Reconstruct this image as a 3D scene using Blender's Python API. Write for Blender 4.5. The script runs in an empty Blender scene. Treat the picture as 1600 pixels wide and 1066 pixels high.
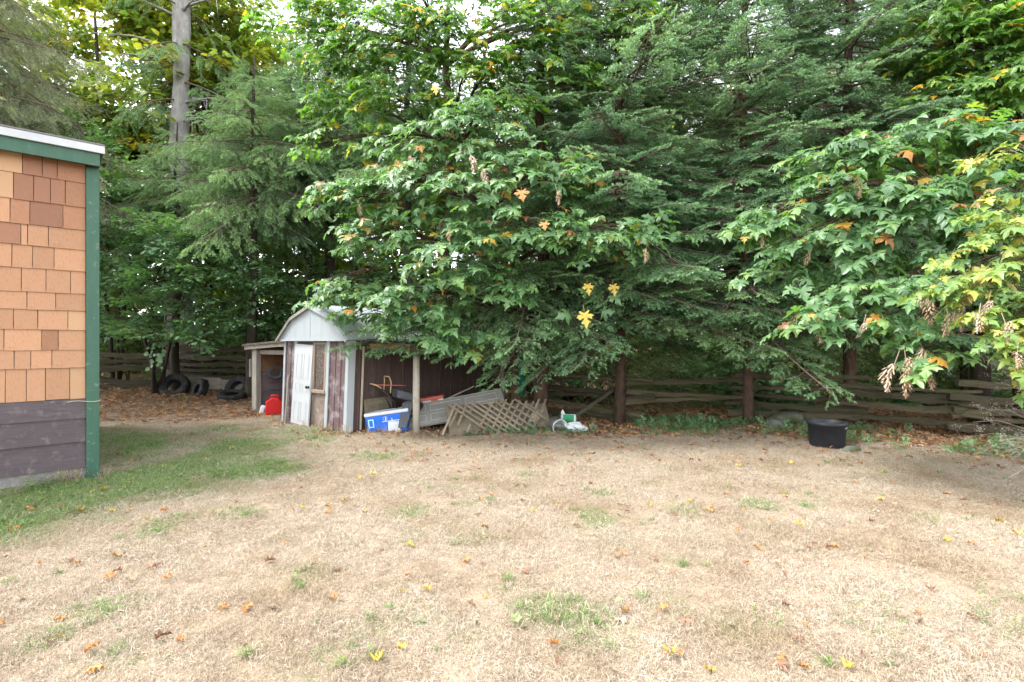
import bpy, bmesh, math, random
import numpy as np
from mathutils import Vector, Matrix, Euler
R = math.radians
rng = np.random.default_rng(7); random.seed(7)
scene = bpy.context.scene
COL = scene.collection

# ------------------------------------------------------------------ camera, world, sun, exposure
CAMZ, FPX = 1.65, 800.0
cam = bpy.data.cameras.new('camera'); cam_o = bpy.data.objects.new('camera', cam); COL.objects.link(cam_o)
cam.sensor_width = 36; cam.lens = 18.0; cam.clip_start = .05; cam.clip_end = 2000
cam_o.location = (0, 0, CAMZ); cam_o.rotation_euler = (R(90), 0, 0)
scene.camera = cam_o
SUN_EL, SUN_AZ = 56, -95          # azimuth from +Y (camera direction), clockwise: the sun stands to the left
w = bpy.data.worlds.new('World'); scene.world = w; w.use_nodes = True
nt = w.node_tree; bg = nt.nodes['Background']
sky = nt.nodes.new('ShaderNodeTexSky'); sky.sky_type = 'NISHITA'; sky.sun_disc = False
sky.sun_elevation = R(SUN_EL); sky.sun_rotation = R(SUN_AZ); sky.dust_density = 1.5; sky.air_density = 1.2
hs = nt.nodes.new('ShaderNodeHueSaturation'); hs.inputs['Saturation'].default_value = .22   # thin white overcast
nt.links.new(sky.outputs[0], hs.inputs['Color']); nt.links.new(hs.outputs[0], bg.inputs['Color'])
bg.inputs['Strength'].default_value = .15
sd = bpy.data.lights.new('sun', 'SUN'); sd.energy = .7; sd.angle = R(14); sd.color = (1, .95, .88)
so = bpy.data.objects.new('sun', sd); COL.objects.link(so)
dirv = Vector((math.sin(R(SUN_AZ))*math.cos(R(SUN_EL)), math.cos(R(SUN_AZ))*math.cos(R(SUN_EL)), math.sin(R(SUN_EL))))
so.rotation_euler = dirv.to_track_quat('Z', 'Y').to_euler(); so.location = (-10, 0, 20)
vs = scene.view_settings; vs.view_transform = 'Standard'; vs.look = 'None'; vs.exposure = 2.95; vs.gamma = 1
cy = scene.cycles; cy.max_bounces = 6; cy.diffuse_bounces = 4; cy.glossy_bounces = 1; cy.transmission_bounces = 3
cy.transparent_max_bounces = 4; cy.use_denoising = True; cy.use_adaptive_sampling = True; cy.adaptive_threshold = .02; cy.caustics_reflective = False; cy.caustics_refractive = False

# ------------------------------------------------------------------ helpers
def g(x, y):                       # height of the ground
    x = np.asarray(x, float); y = np.asarray(y, float)
    def ss(a, b, v):
        t = np.clip((v-a)/(b-a), 0, 1); return t*t*(3-2*t)
    z = .22*ss(10.5, 16, y)*ss(-3.5, -8, x)
    z = z + .012*np.sin(x*1.3+y*.7)+.010*np.sin(x*2.9-y*2.1+1)+.02*np.sin(x*.5+1.2)*np.sin(y*.6)
    return z
def gz(x, y): return float(g(x, y))
def at(px, py, Y):                 # a pixel of the photograph at a given distance
    return Vector(((px-800)/FPX*Y, Y, CAMZ-(py-533)/FPX*Y))
W = {}
def empty(name, loc, rz=0.0):
    o = bpy.data.objects.new(name, None); COL.objects.link(o); o.empty_display_size = .1
    o.location = loc; o.rotation_euler = (0, 0, rz)
    W[o.name] = Matrix.Translation(Vector(loc)) @ Matrix.Rotation(rz, 4, 'Z')
    return o
def tag(o, label=None, cat=None, group=None, kind=None):
    if label: o['label'] = label
    if cat: o['category'] = cat
    if group: o['group'] = group
    if kind: o['kind'] = kind
    return o
def link(name, me, parent=None, local=None, world=None):
    """mesh object; local= matrix in the parent's frame, world= matrix in the world"""
    o = bpy.data.objects.new(name, me); COL.objects.link(o)
    P = W[parent.name] if parent else Matrix.Identity(4)
    if parent: o.parent = parent
    if world is None: world = P @ (local if local is not None else Matrix.Identity(4))
    o.matrix_basis = P.inverted() @ world
    W[o.name] = world
    return o
class MB:
    def __init__(s): s.v = []; s.f = []; s.m = []; s.mats = []
    def add(s, vs, fs, mat=0):
        n = len(s.v); s.v += [tuple(v) for v in vs]; s.f += [tuple(i+n for i in f) for f in fs]; s.m += [mat]*len(fs)
    def box(s, lo, hi, M=None, mat=0):
        x0, y0, z0 = lo; x1, y1, z1 = hi
        vs = [Vector(p) for p in ((x0,y0,z0),(x1,y0,z0),(x1,y1,z0),(x0,y1,z0),(x0,y0,z1),(x1,y0,z1),(x1,y1,z1),(x0,y1,z1))]
        if M is not None: vs = [(M @ v) if isinstance(M, Matrix) else Vector(M(v)) for v in vs]
        s.add(vs, [(0,3,2,1),(4,5,6,7),(0,1,5,4),(1,2,6,5),(2,3,7,6),(3,0,4,7)], mat)
    def beam(s, a, b, w, h, up=(0,0,1), mat=0):
        a = Vector(a); b = Vector(b); d = (b-a); L = d.length; d.normalize()
        u = Vector(up); x = d.cross(u)
        if x.length < 1e-4: x = d.cross(Vector((1,0,0)))
        x.normalize(); z = x.cross(d)
        M = Matrix((x, d, z)).transposed().to_4x4(); M.translation = a
        s.box((-w/2, 0, -h/2), (w/2, L, h/2), M, mat)
    def tube(s, pts, rad, n=8, cap=True, mat=0):
        pts = [Vector(p) for p in pts]; k = len(pts)
        if not hasattr(rad, '__len__'): rad = [rad]*k
        base = len(s.v); px = None
        for i in range(k):
            d = (pts[min(i+1, k-1)]-pts[max(i-1, 0)])
            if d.length < 1e-9: d = Vector((0,0,1))
            d.normalize()
            x = px - d*px.dot(d) if px is not None else d.cross(Vector((0,0,1)) if abs(d.z) < .9 else Vector((1,0,0)))
            if x.length < 1e-6: x = d.orthogonal()
            x.normalize(); px = x; y = d.cross(x)
            for j in range(n):
                a = 2*math.pi*j/n; s.v.append(tuple(pts[i]+x*(math.cos(a)*rad[i])+y*(math.sin(a)*rad[i])))
        for i in range(k-1):
            for j in range(n):
                j2 = (j+1) % n
                s.f.append((base+i*n+j, base+i*n+j2, base+(i+1)*n+j2, base+(i+1)*n+j)); s.m.append(mat)
        if cap:
            s.f.append(tuple(base+j for j in reversed(range(n)))); s.m.append(mat)
            s.f.append(tuple(base+(k-1)*n+j for j in range(n))); s.m.append(mat)
    def lathe(s, prof, n=24, M=None, mat=0):
        base = len(s.v); k = len(prof)
        for r, z in prof:
            for j in range(n):
                a = 2*math.pi*j/n; v = Vector((r*math.cos(a), r*math.sin(a), z)); s.v.append(tuple(M @ v if M else v))
        for i in range(k-1):
            for j in range(n):
                j2 = (j+1) % n
                s.f.append((base+i*n+j, base+i*n+j2, base+(i+1)*n+j2, base+(i+1)*n+j)); s.m.append(mat)
    def prism(s, poly, t, fn, mat=0):      # poly in 2-D, thickness t, fn(a, b, c) -> point
        n = len(poly); vs = [fn(a, b, 0) for a, b in poly]+[fn(a, b, t) for a, b in poly]
        s.add(vs, [tuple(reversed(range(n))), tuple(range(n, 2*n))]+[(i, (i+1) % n, n+(i+1) % n, n+i) for i in range(n)], mat)
    def mesh(s, name, mats, smooth=False):
        me = bpy.data.meshes.new(name); me.from_pydata(s.v, [], s.f)
        for m in (mats if isinstance(mats, (list, tuple)) else [mats]): me.materials.append(m)
        if any(s.m): me.polygons.foreach_set('material_index', s.m)
        if smooth: me.polygons.foreach_set('use_smooth', [True]*len(s.f))
        bm = bmesh.new(); bm.from_mesh(me); bmesh.ops.recalc_face_normals(bm, faces=bm.faces); bm.to_mesh(me); bm.free()
        me.update(); return me
    def build(s, name, mats, parent=None, smooth=False, local=None, world=None, bevel=0):
        o = link(name, s.mesh(name, mats, smooth), parent, local, world)
        if bevel:
            b = o.modifiers.new('bevel', 'BEVEL'); b.width = bevel; b.segments = 2; b.limit_method = 'ANGLE'; b.angle_limit = R(40)
        return o
I4 = Matrix.Identity(4)

# ------------------------------------------------------------------ materials
def newmat(name):
    m = bpy.data.materials.new(name); m.use_nodes = True
    return m, m.node_tree, m.node_tree.nodes['Principled BSDF']
def nd(t, typ, **kw):
    n = t.nodes.new(typ)
    for k, v in kw.items():
        if k in n.inputs: n.inputs[k].default_value = v
        else: setattr(n, k, v)
    return n
def ramp(t, fac, stops, interp='LINEAR'):
    r = t.nodes.new('ShaderNodeValToRGB'); r.color_ramp.interpolation = interp
    e = r.color_ramp.elements
    while len(e) < len(stops): e.new(.5)
    for x, (p, c) in zip(e, stops): x.position = p; x.color = (*c, 1)
    t.links.new(fac, r.inputs[0]); return r.outputs[0]
def mixc(t, fac, a, b, mode='MIX'):
    m = t.nodes.new('ShaderNodeMix'); m.data_type = 'RGBA'; m.blend_type = mode
    for sock, v in ((m.inputs[0], fac), (m.inputs[6], a), (m.inputs[7], b)):
        if isinstance(v, bpy.types.NodeSocket): t.links.new(v, sock)
        elif isinstance(v, (int, float)): sock.default_value = v
        else: sock.default_value = (*v, 1)
    return m.outputs[2]
def surf(name, c1, c2, scale=6, stretch=(1,1,1), rough=.8, bump=.3, c3=None, c3amt=.5, c3scale=2.5, rnd=0, spec=.25, dist=.01, metal=0, detail=6):
    """two-tone noise with relief; c3 = stains in patches of their own; rnd = tone differs from piece to piece"""
    m, t, b = newmat(name)
    tc = nd(t, 'ShaderNodeTexCoord'); mp = nd(t, 'ShaderNodeMapping'); mp.inputs['Scale'].default_value = stretch
    t.links.new(tc.outputs['Object'], mp.inputs[0])
    n1 = nd(t, 'ShaderNodeTexNoise', Scale=scale, Detail=detail, Roughness=.65); t.links.new(mp.outputs[0], n1.inputs['Vector'])
    col = ramp(t, n1.outputs[0], [(.3, c1), (.7, c2)])
    if c3:
        n2 = nd(t, 'ShaderNodeTexNoise', Scale=c3scale, Detail=8, Roughness=.7)
        t.links.new(tc.outputs['Object'], n2.inputs['Vector'])
        f = ramp(t, n2.outputs[0], [(1-c3amt-.08 if c3amt < .9 else .1, (0,0,0)), (1-c3amt+.10, (1,1,1))])
        col = mixc(t, f, col, c3)
    if rnd:
        oi = nd(t, 'ShaderNodeObjectInfo')
        v = nd(t, 'ShaderNodeMapRange'); t.links.new(oi.outputs['Random'], v.inputs[0])
        v.inputs[3].default_value = 1-rnd; v.inputs[4].default_value = 1+rnd
        h = nd(t, 'ShaderNodeHueSaturation'); t.links.new(v.outputs[0], h.inputs['Value']); t.links.new(col, h.inputs['Color']); col = h.outputs[0]
    t.links.new(col, b.inputs['Base Color'])
    b.inputs['Roughness'].default_value = rough; b.inputs['Specular IOR Level'].default_value = spec; b.inputs['Metallic'].default_value = metal
    if bump:
        bp = nd(t, 'ShaderNodeBump', Strength=bump, Distance=dist); t.links.new(n1.outputs[0], bp.inputs['Height']); t.links.new(bp.outputs[0], b.inputs['Normal'])
    return m
def leafmat(name, stops, sheen=.5, rough=.42, trans=.35, tcol=(1.5, 1.7, .6), interp='LINEAR', attr=False):
    """leaf blade: colour differs from leaf to leaf, light passes through"""
    m, t, b = newmat(name)
    oi = nd(t, 'ShaderNodeObjectInfo'); col = ramp(t, oi.outputs['Random'], stops, interp)
    tc = nd(t, 'ShaderNodeTexCoord'); n1 = nd(t, 'ShaderNodeTexNoise', Scale=9, Detail=3); t.links.new(tc.outputs['Object'], n1.inputs['Vector'])
    v = nd(t, 'ShaderNodeMapRange'); v.inputs[3].default_value = .7; v.inputs[4].default_value = 1.3; t.links.new(n1.outputs[0], v.inputs[0])
    if attr:
        a = nd(t, 'ShaderNodeAttribute', attribute_name='tone'); mm = nd(t, 'ShaderNodeMath', operation='MULTIPLY')
        t.links.new(a.outputs['Fac'], mm.inputs[0]); t.links.new(v.outputs[0], mm.inputs[1]); vv = mm.outputs[0]
    else: vv = v.outputs[0]
    h = nd(t, 'ShaderNodeHueSaturation'); t.links.new(vv, h.inputs['Value']); t.links.new(col, h.inputs['Color'])
    t.links.new(h.outputs[0], b.inputs['Base Color']); b.inputs['Roughness'].default_value = rough; b.inputs['Specular IOR Level'].default_value = sheen
    if trans:
        tr = nd(t, 'ShaderNodeBsdfTranslucent'); c2 = mixc(t, 1.0, h.outputs[0], tcol, 'MULTIPLY'); t.links.new(c2, tr.inputs[0])
        mx = nd(t, 'ShaderNodeMixShader'); mx.inputs[0].default_value = trans
        t.links.new(b.outputs[0], mx.inputs[1]); t.links.new(tr.outputs[0], mx.inputs[2])
        t.links.new(mx.outputs[0], t.nodes['Material Output'].inputs[0])
    return m

M = {}
M['cedar'] = surf('cedar', (.29,.152,.083), (.355,.20,.118), 5, (9,1,1.2), .8, .4, c3=(.245,.115,.06), c3amt=.36, c3scale=6, rnd=.13, dist=.004)
M['cedar_mid'] = surf('cedar_mid', (.215,.105,.06), (.28,.145,.085), 5, (9,1,1.2), .8, .25, c3=(.22,.10,.055), c3amt=.4, c3scale=6, rnd=.12, dist=.004)
M['cedar_dark'] = surf('cedar_dark', (.175,.084,.053), (.23,.115,.071), 5, (9,1,1.2), .8, .25, rnd=.12, dist=.004)
M['cedar_pale'] = surf('cedar_pale', (.33,.19,.105), (.385,.24,.14), 5, (9,1,1.2), .8, .25, rnd=.08, dist=.004)
M['siding'] = surf('siding', (.048,.037,.040), (.075,.058,.062), 3, (1.2,1,10), .6, .35, c3=(.13,.11,.105), c3amt=.38, c3scale=9, rnd=.1, dist=.006)
M['siding_low'] = surf('siding_low', (.10,.09,.085), (.16,.15,.14), 3, (1.2,1,10), .8, .4, c3=(.22,.20,.17), c3amt=.45, c3scale=8, dist=.006)
M['green_trim'] = surf('green_trim', (.028,.073,.048), (.037,.090,.060), 4, (4,4,.6), .5, .2, c3=(.17,.20,.17), c3amt=.33, c3scale=14, dist=.003)
M['drip'] = surf('drip_edge', (.32,.33,.345), (.39,.40,.41), 4, (1,1,1), .45, .05, c3=(.35,.34,.32), c3amt=.3, c3scale=8)
M['roof_felt'] = surf('roof_felt', (.10,.10,.10), (.16,.16,.15), 20, (1,1,1), .9, .3)
M['wallpaper'] = surf('building_paper', (.03,.03,.03), (.05,.045,.04), 10, (1,1,1), .9, .1)
M['shed_white'] = surf('shed_white_metal', (.30,.335,.35), (.355,.385,.40), 3, (3,3,.5), .5, .06, c3=(.30,.29,.27), c3amt=.33, c3scale=5)
M['door_white'] = surf('door_white_paint', (.38,.395,.41), (.43,.445,.455), 3, (3,3,.5), .45, .05, c3=(.34,.31,.27), c3amt=.27, c3scale=5)
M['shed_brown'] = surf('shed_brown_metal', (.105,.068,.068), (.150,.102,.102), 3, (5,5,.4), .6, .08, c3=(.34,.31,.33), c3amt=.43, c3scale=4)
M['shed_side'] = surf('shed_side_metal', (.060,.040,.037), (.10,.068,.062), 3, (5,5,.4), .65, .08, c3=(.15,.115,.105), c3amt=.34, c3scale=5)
M['grey_wood'] = surf('grey_weathered_wood', (.17,.15,.125), (.31,.28,.235), 4, (3,3,.5), .9, .6, rnd=.12)
M['grey_woodx'] = surf('grey_weathered_board', (.14,.12,.10), (.27,.235,.195), 4, (.5,8,8), .9, .6, rnd=.2)
M['osb'] = surf('chip_board', (.20,.105,.055), (.34,.19,.10), 22, (1,1,2.5), .85, .2, c3=(.14,.07,.04), c3amt=.42, c3scale=30)
M['dark_plank'] = surf('dark_plank', (.11,.085,.085), (.19,.15,.15), 3, (6,.6,6), .9, .5, rnd=.2)
M['beam_wood'] = surf('orange_lumber', (.27,.125,.045), (.36,.185,.08), 3, (.4,.4,8), .8, .3)
M['post_wood'] = surf('peeled_post', (.26,.235,.19), (.38,.345,.285), 5, (4,4,.5), .85, .4, c3=(.20,.18,.14), c3amt=.4, c3scale=6)
M['mossroof'] = surf('mossy_roofing', (.06,.05,.045), (.13,.11,.09), 12, (1,1,1), .95, .8, c3=(.10,.11,.045), c3amt=.4, c3scale=5, dist=.03)
M['plywood'] = surf('weathered_plywood', (.11,.09,.062), (.165,.135,.096), 4, (1,6,6), .9, .3, c3=(.08,.065,.045), c3amt=.42, c3scale=6)
M['lattice'] = surf('lattice_wood', (.125,.10,.072), (.20,.163,.118), 5, (.6,6,6), .9, .4, rnd=.25)
M['frost_glass'] = surf('mossy_window', (.045,.030,.024), (.095,.070,.058), 30, (1,1,1), .35, .4, c3=(.30,.265,.235), c3amt=.40, c3scale=34, spec=.4)
M['rot_board'] = surf('rotting_board', (.15,.11,.085), (.24,.19,.155), 7, (1,1,1), .9, .3, c3=(.33,.30,.28), c3amt=.42, c3scale=5)
M['frame_tan'] = surf('tan_window_frame', (.23,.175,.135), (.30,.235,.185), 5, (3,3,.6), .85, .3)
M['black_metal'] = surf('black_metal', (.012,.012,.012), (.03,.03,.03), 6, (1,1,1), .4, 0)
M['grey_plastic'] = surf('grey_plastic', (.15,.16,.17), (.22,.23,.25), 6, (1,1,1), .5, 0)
M['tan_metal'] = surf('tan_metal_tube', (.40,.27,.13), (.50,.36,.19), 6, (1,1,1), .4, 0)
M['blue'] = surf('blue_plastic', (.012,.10,.46), (.018,.13,.55), 3, (1,1,1), .4, .03, c3=(.05,.14,.40), c3amt=.35, c3scale=9)
M['white_plastic'] = surf('white_plastic', (.48,.49,.50), (.56,.57,.58), 4, (1,1,1), .5, .03, c3=(.36,.34,.32), c3amt=.35, c3scale=8)
M['pale_blue'] = surf('pale_blue_plastic', (.30,.58,.74), (.38,.64,.78), 4, (1,1,1), .5, 0)
M['foam'] = surf('white_foam', (.50,.52,.54), (.60,.62,.64), 30, (1,1,1), .9, .2)
M['dark_panel'] = surf('charcoal_plastic', (.055,.06,.068), (.09,.095,.105), 4, (1,1,1), .55, .05)
M['door_grey'] = surf('grey_hollow_door', (.21,.20,.18), (.27,.258,.235), 3, (1,1,1), .7, .1, c3=(.22,.205,.18), c3amt=.4, c3scale=4)
M['door_edge'] = surf('pale_door_edge', (.30,.29,.27), (.38,.37,.345), 3, (1,1,1), .7, .05)
M['red'] = surf('red_plastic', (.55,.012,.012), (.66,.018,.015), 4, (1,1,1), .38, .03)
M['faded_red'] = surf('faded_red', (.33,.075,.055), (.42,.11,.08), 4, (1,1,1), .6, .05)
M['rust'] = surf('rust', (.20,.07,.025), (.34,.14,.05), 8, (1,1,1), .9, .1)
M['tyre'] = surf('tyre_rubber', (.012,.012,.013), (.024,.024,.025), 12, (1,1,1), .85, .3, c3=(.06,.05,.04), c3amt=.42, c3scale=6)
M['pot'] = surf('black_pot', (.016,.017,.021), (.027,.028,.034), 5, (1,1,1), .45, .05, c3=(.06,.06,.06), c3amt=.3, c3scale=12)
M['soil'] = surf('soil', (.04,.03,.02), (.08,.06,.04), 20, (1,1,1), 1, .6)
M['green_cloth'] = surf('green_cloth', (.008,.085,.055), (.015,.13,.085), 6, (5,5,.6), .8, .3)
M['green_print'] = surf('green_print', (.01,.20,.08), (.015,.25,.11), 6, (1,1,1), .5, .02)
M['bagfilm'] = surf('grey_plastic_film', (.42,.44,.47), (.56,.58,.61), 6, (1,1,1), .35, .3, c3=(.70,.71,.72), c3amt=.4, c3scale=18, spec=.5)
M['rail'] = surf('split_rail_wood', (.030,.023,.015), (.092,.070,.046), 3.5, (.35,9,9), .95, .9, c3=(.065,.075,.028), c3amt=.44, c3scale=3, rnd=.3, dist=.02)
M['rail_far'] = surf('old_fence_wood', (.035,.027,.018), (.085,.066,.045), 3.5, (.35,9,9), .95, .9, c3=(.06,.068,.025), c3amt=.42, c3scale=3, rnd=.25, dist=.02)
M['bark_grey'] = surf('grey_bark', (.15,.14,.135), (.30,.285,.27), 9, (1,1,.35), .95, 1, c3=(.10,.11,.05), c3amt=.33, c3scale=1.6, dist=.03)
M['bark_brown'] = surf('brown_bark', (.034,.020,.014), (.105,.062,.044), 14, (1,1,.4), .95, 1, c3=(.05,.052,.022), c3amt=.42, c3scale=2.2, dist=.05)
M['bark_dark'] = surf('dark_bark', (.028,.022,.018), (.065,.05,.04), 10, (1,1,.3), .95, 1, c3=(.055,.065,.02), c3amt=.40, c3scale=1.3, dist=.02)
M['twig'] = surf('twig_bark', (.07,.05,.035), (.13,.10,.075), 20, (1,1,1), .95, .2)
M['dead_twig'] = surf('dead_twig', (.15,.125,.10), (.25,.215,.175), 20, (1,1,1), .95, .2)
M['stone'] = surf('field_stone', (.09,.09,.085), (.17,.165,.155), 5, (1,1,1), .9, .6, c3=(.05,.06,.022), c3amt=.52, c3scale=3, dist=.03)
M['cord'] = surf('tan_cord', (.32,.27,.20), (.42,.36,.27), 9, (1,1,1), .9, .2)

# ------------------------------------------------------------------ lawn colour fields (which plants grow where)
def hnoise(x, y, s, seed):
    r = np.random.default_rng(seed); z = np.zeros_like(np.asarray(x, float))
    for i in range(5):
        a = r.uniform(0, 2*np.pi); k = s*r.uniform(.6, 1.8); p = r.uniform(0, 6.28, 2)
        z = z + np.sin((x*np.cos(a)+y*np.sin(a))*k+p[0])*np.sin((-x*np.sin(a)+y*np.cos(a))*k*.8+p[1])
    return z/2.2
def sst(a, b, v):
    t = np.clip((v-a)/(b-a), 0, 1); return t*t*(3-2*t)
GREEN_SPOTS = [(545,1030,.16),(400,1030,.14),(165,1035,.2),(140,950,.22),(165,955,.2),(270,815,.28),(240,830,.2),(470,905,.28),(860,975,.30),(910,968,.22),(845,950,.2),
    (935,815,.3),(925,800,.25),(735,788,.3),(640,808,.16),(720,845,.16),(805,918,.16),(930,1010,.2),(1022,945,.14),(1095,890,.14),(1065,800,.3),(1180,790,.3),(1265,790,.3),(1022,818,.16),
    (660,970,.14),(600,970,.16),(1445,820,.2),(560,712,.4),(600,715,.4),(240,740,.5),(300,735,.5),(360,700,.6),(230,700,.5),(700,760,.25),(820,740,.3),(950,770,.3),(60,1000,.2),(425,735,.5),(380,805,.25)]
GP = [((px-800)/FPX*1320/(py-533), 1320/(py-533), r) for px, py, r in GREEN_SPOTS]
def green_at(x, y):
    x = np.asarray(x, float); y = np.asarray(y, float)
    line = -4.1+.565*(y-4.1)+.12*hnoise(x, y, 3, 4)
    edge = np.minimum(line, -2.9+.25*hnoise(x, y, 2, 5))
    f = sst(.7, -.9, x-edge)*(.50+.34*hnoise(x, y, 2.2, 6)+.34*hnoise(x, y, 6.5, 16))*sst(10.8, 8.6, y)
    f = f+sst(.45, -.7, x-line)*sst(6.8, 5.4, y)*(.45+.2*hnoise(x, y, 7, 17))
    for cx, cy_, r in GP:
        d = np.hypot(x-cx, (y-cy_)); f = f+.8*np.exp(-(d/(r*(.8 if cx < -2.5 and cy_ > 5 else .45)))**2)
    f = f+.3*sst(.55, 1.0, hnoise(x, y, 7, 9))
    return np.clip(f, 0, 1)
def litter_at(x, y):               # where the fallen leaves lie thick
    x = np.asarray(x, float); y = np.asarray(y, float)
    lim = np.where(x < -3.5, 10.6, np.where(x < 4.2, 9.15, 9.15-(x-4.2)*.75))
    lim = lim+.35*hnoise(x, y, 1.2, 12)
    return sst(-.9, .9, y-lim)

# ------------------------------------------------------------------ ground
m, t, b = newmat('ground_soil'); M['ground'] = m
geo = nd(t, 'ShaderNodeNewGeometry'); n1 = nd(t, 'ShaderNodeTexNoise', Scale=1.4, Detail=8); n2 = nd(t, 'ShaderNodeTexNoise', Scale=45, Detail=4)
for n in (n1, n2): t.links.new(geo.outputs['Position'], n.inputs['Vector'])
c = mixc(t, n1.outputs[0], (.26,.20,.14), (.34,.275,.20)); c = mixc(t, n2.outputs[0], c, (.19,.145,.10))
a = nd(t, 'ShaderNodeAttribute', attribute_name='litter'); c = mixc(t, a.outputs['Fac'], c, (.15,.098,.062))
a = nd(t, 'ShaderNodeAttribute', attribute_name='green'); c = mixc(t, a.outputs['Fac'], c, (.12,.13,.055))
t.links.new(c, b.inputs['Base Color']); b.inputs['Roughness'].default_value = 1; b.inputs['Specular IOR Level'].default_value = .1
bp = nd(t, 'ShaderNodeBump', Strength=.8, Distance=.03); t.links.new(n2.outputs[0], bp.inputs['Height']); t.links.new(bp.outputs[0], b.inputs['Normal'])
xs = np.concatenate([[-400,-150,-60,-30], np.arange(-20, 20.01, .2), [30,60,150,400]])
ys = np.concatenate([[-400,-100,-30,-8], np.arange(-2, 24.01, .2), [30,45,80,160,600]])
X, Y = np.meshgrid(xs, ys); Z = g(X, Y)
nx, ny = len(xs), len(ys)
idx = np.arange(nx*ny).reshape(ny, nx)
F = np.stack([idx[:-1,:-1], idx[:-1,1:], idx[1:,1:], idx[1:,:-1]], -1).reshape(-1, 4)
me = bpy.data.meshes.new('ground'); me.from_pydata(np.stack([X, Y, Z], -1).reshape(-1, 3).tolist(), [], F.tolist())
me.materials.append(M['ground']); me.polygons.foreach_set('use_smooth', [True]*len(F))
for nm, fn in (('litter', litter_at), ('green', green_at)):
    at_ = me.attributes.new(nm, 'FLOAT', 'POINT'); at_.data.foreach_set('value', fn(X, Y).reshape(-1).astype(np.float32))
tag(link('ground', me), 'dry ground of the yard and the wood behind it', None, kind='structure')

# ------------------------------------------------------------------ house on the left
HC = Vector((-5.02, 6.23, 0)); HA = math.atan2(.659, .752)     # corner; local x runs along the wall to the corner (x = 0), local y goes back
hz = empty('house', (HC.x, HC.y, 0), HA)
tag(hz, 'cedar shingled house corner with green trim and dark lower siding', 'house')
def wall_t(px):                    # pixel column -> distance along the wall
    r = (px-800)/FPX; return (r*HC.y-HC.x)/(.752-r*.659)
YW = 6.23-.659*.165
def wall_z(py): return CAMZ-(py-533)/FPX*YW
WL = -6.0                          # the wall runs on out of the frame
mb = MB(); mb.box((WL, .03, -.1), (-.03, 4.5, 3.80)); mb.build('wall', M['wallpaper'], hz)
mb = MB(); mb.box((-.125, -.028, -.05), (0, .0, 3.735)); mb.box((-.028, .0, -.05), (0, .14, 3.735)); mb.build('corner_board', M['green_trim'], hz, bevel=.004)
mb = MB(); mb.box((WL, -.15, 3.735), (.0, -.112, 3.925)); mb.build('fascia', M['green_trim'], hz, bevel=.004)
mb = MB(); mb.box((WL, -.112, 3.80), (.0, .03, 3.83)); mb.build('soffit', M['green_trim'], hz)
mb = MB(); mb.box((WL, -.185, 3.885), (.045, -.153, 3.975)); mb.build('drip_edge', M['drip'], hz, bevel=.004)
mb = MB(); mb.add([(WL,-.19,3.978),(.05,-.19,3.978),(.05,4.7,4.4),(WL,4.7,4.4),(WL,-.19,3.995),(.05,-.19,3.995),(.05,4.7,4.417),(WL,4.7,4.417)],
    [(0,3,2,1),(4,5,6,7),(0,1,5,4),(1,2,6,5),(2,3,7,6),(3,0,4,7)]); mb.build('roof', M['roof_felt'], hz)
mb = MB(); mb.add([(-.035,.14,3.7),(-.035,4.5,3.7),(-.035,4.5,4.3),(-.035,.14,3.9)], [(0,1,2,3)]); mb.build('gable_wall', M['siding'], hz)
ROWS = [(285.5,[0,35,66,89.5,134],'pddm'),(324,[0,21,52.5,78.7,102,134],'pdddm'),(359.5,[0,15.5,46.5,98.5,134],'cmdm'),(390.5,[0,32.5,43,75.5,134],'dccc'),
    (424.3,[0,18.3,50.7,84.5,134],'cccc'),(459.4,[0,33.2,71.8,110.3,134],'cccc'),(486,[0,42,87,134],'ccc'),(515.6,[0,21,59,106,134],'cccp'),
    (546.6,[0,6,65,91,134],'ccmc'),(574.4,[0,22,48,81,134],'cccc'),(622.5,[0,8,41,71,109,134],'ccccp')]
unit = {}
for k, mk in (('c','cedar'),('m','cedar_mid'),('d','cedar_dark'),('p','cedar_pale')):
    mb = MB(); mb.add([(0,-1,0),(1,-1,0),(1,.0,0),(0,.0,0),(0,-.35,1),(1,-.35,1),(1,.0,1),(0,.0,1)], [(0,3,2,1),(4,5,6,7),(0,1,5,4),(1,2,6,5),(2,3,7,6),(3,0,4,7)])
    unit[k] = mb.mesh('shingle', M[mk])
def shingle(t0, t1, zb, h, k, dy=0):
    L = Matrix.Translation((t0+.003, .028, zb+random.uniform(-.003,.003))) @ Matrix.Rotation(R(random.uniform(-.35,.35)), 4, 'Y') @ Matrix.Diagonal((t1-t0-.006, .022+dy, h, 1))
    link('shingle', unit[k], hz, local=L)
prev = 3.80
for i, (py, br, tones) in enumerate(ROWS):
    zb = wall_z(py); h = prev-zb+.03; prev = zb
    ts = [wall_t(p) for p in br]
    ts[-1] = -.128
    for a_, b_, k in zip(ts[:-1], ts[1:], tones):
        if a_ == ts[0]: a_ -= random.uniform(.02, .12)
        shingle(a_, min(b_, -.128), zb, h, k, random.uniform(0, .006))
        if b_ == ts[1]: left = a_
    x = left
    while x > -2.2:                # the rows carry on beyond the frame
        wdt = random.uniform(.10, .26); shingle(x-wdt, x, zb, h, random.choice('cccm'), random.uniform(0, .006)); x -= wdt
zt = prev-.006
for i, py in enumerate((653.5, 690, 731, 775)):
    zb = wall_z(py) if i < 3 else -.06
    mb = MB(); mb.add([(WL,-.008-.004*(i%2),zb),(-.128,-.008-.004*(i%2),zb),(-.128,.028,zb),(WL,.028,zb),(WL,.012,zt),(-.128,.012,zt),(-.128,.028,zt),(WL,.028,zt)],
        [(0,3,2,1),(4,5,6,7),(0,1,5,4),(1,2,6,5),(2,3,7,6),(3,0,4,7)])
    mb.build('siding_board', M['siding_low' if i == 3 else 'siding'], hz); zt = zb+.012
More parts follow.
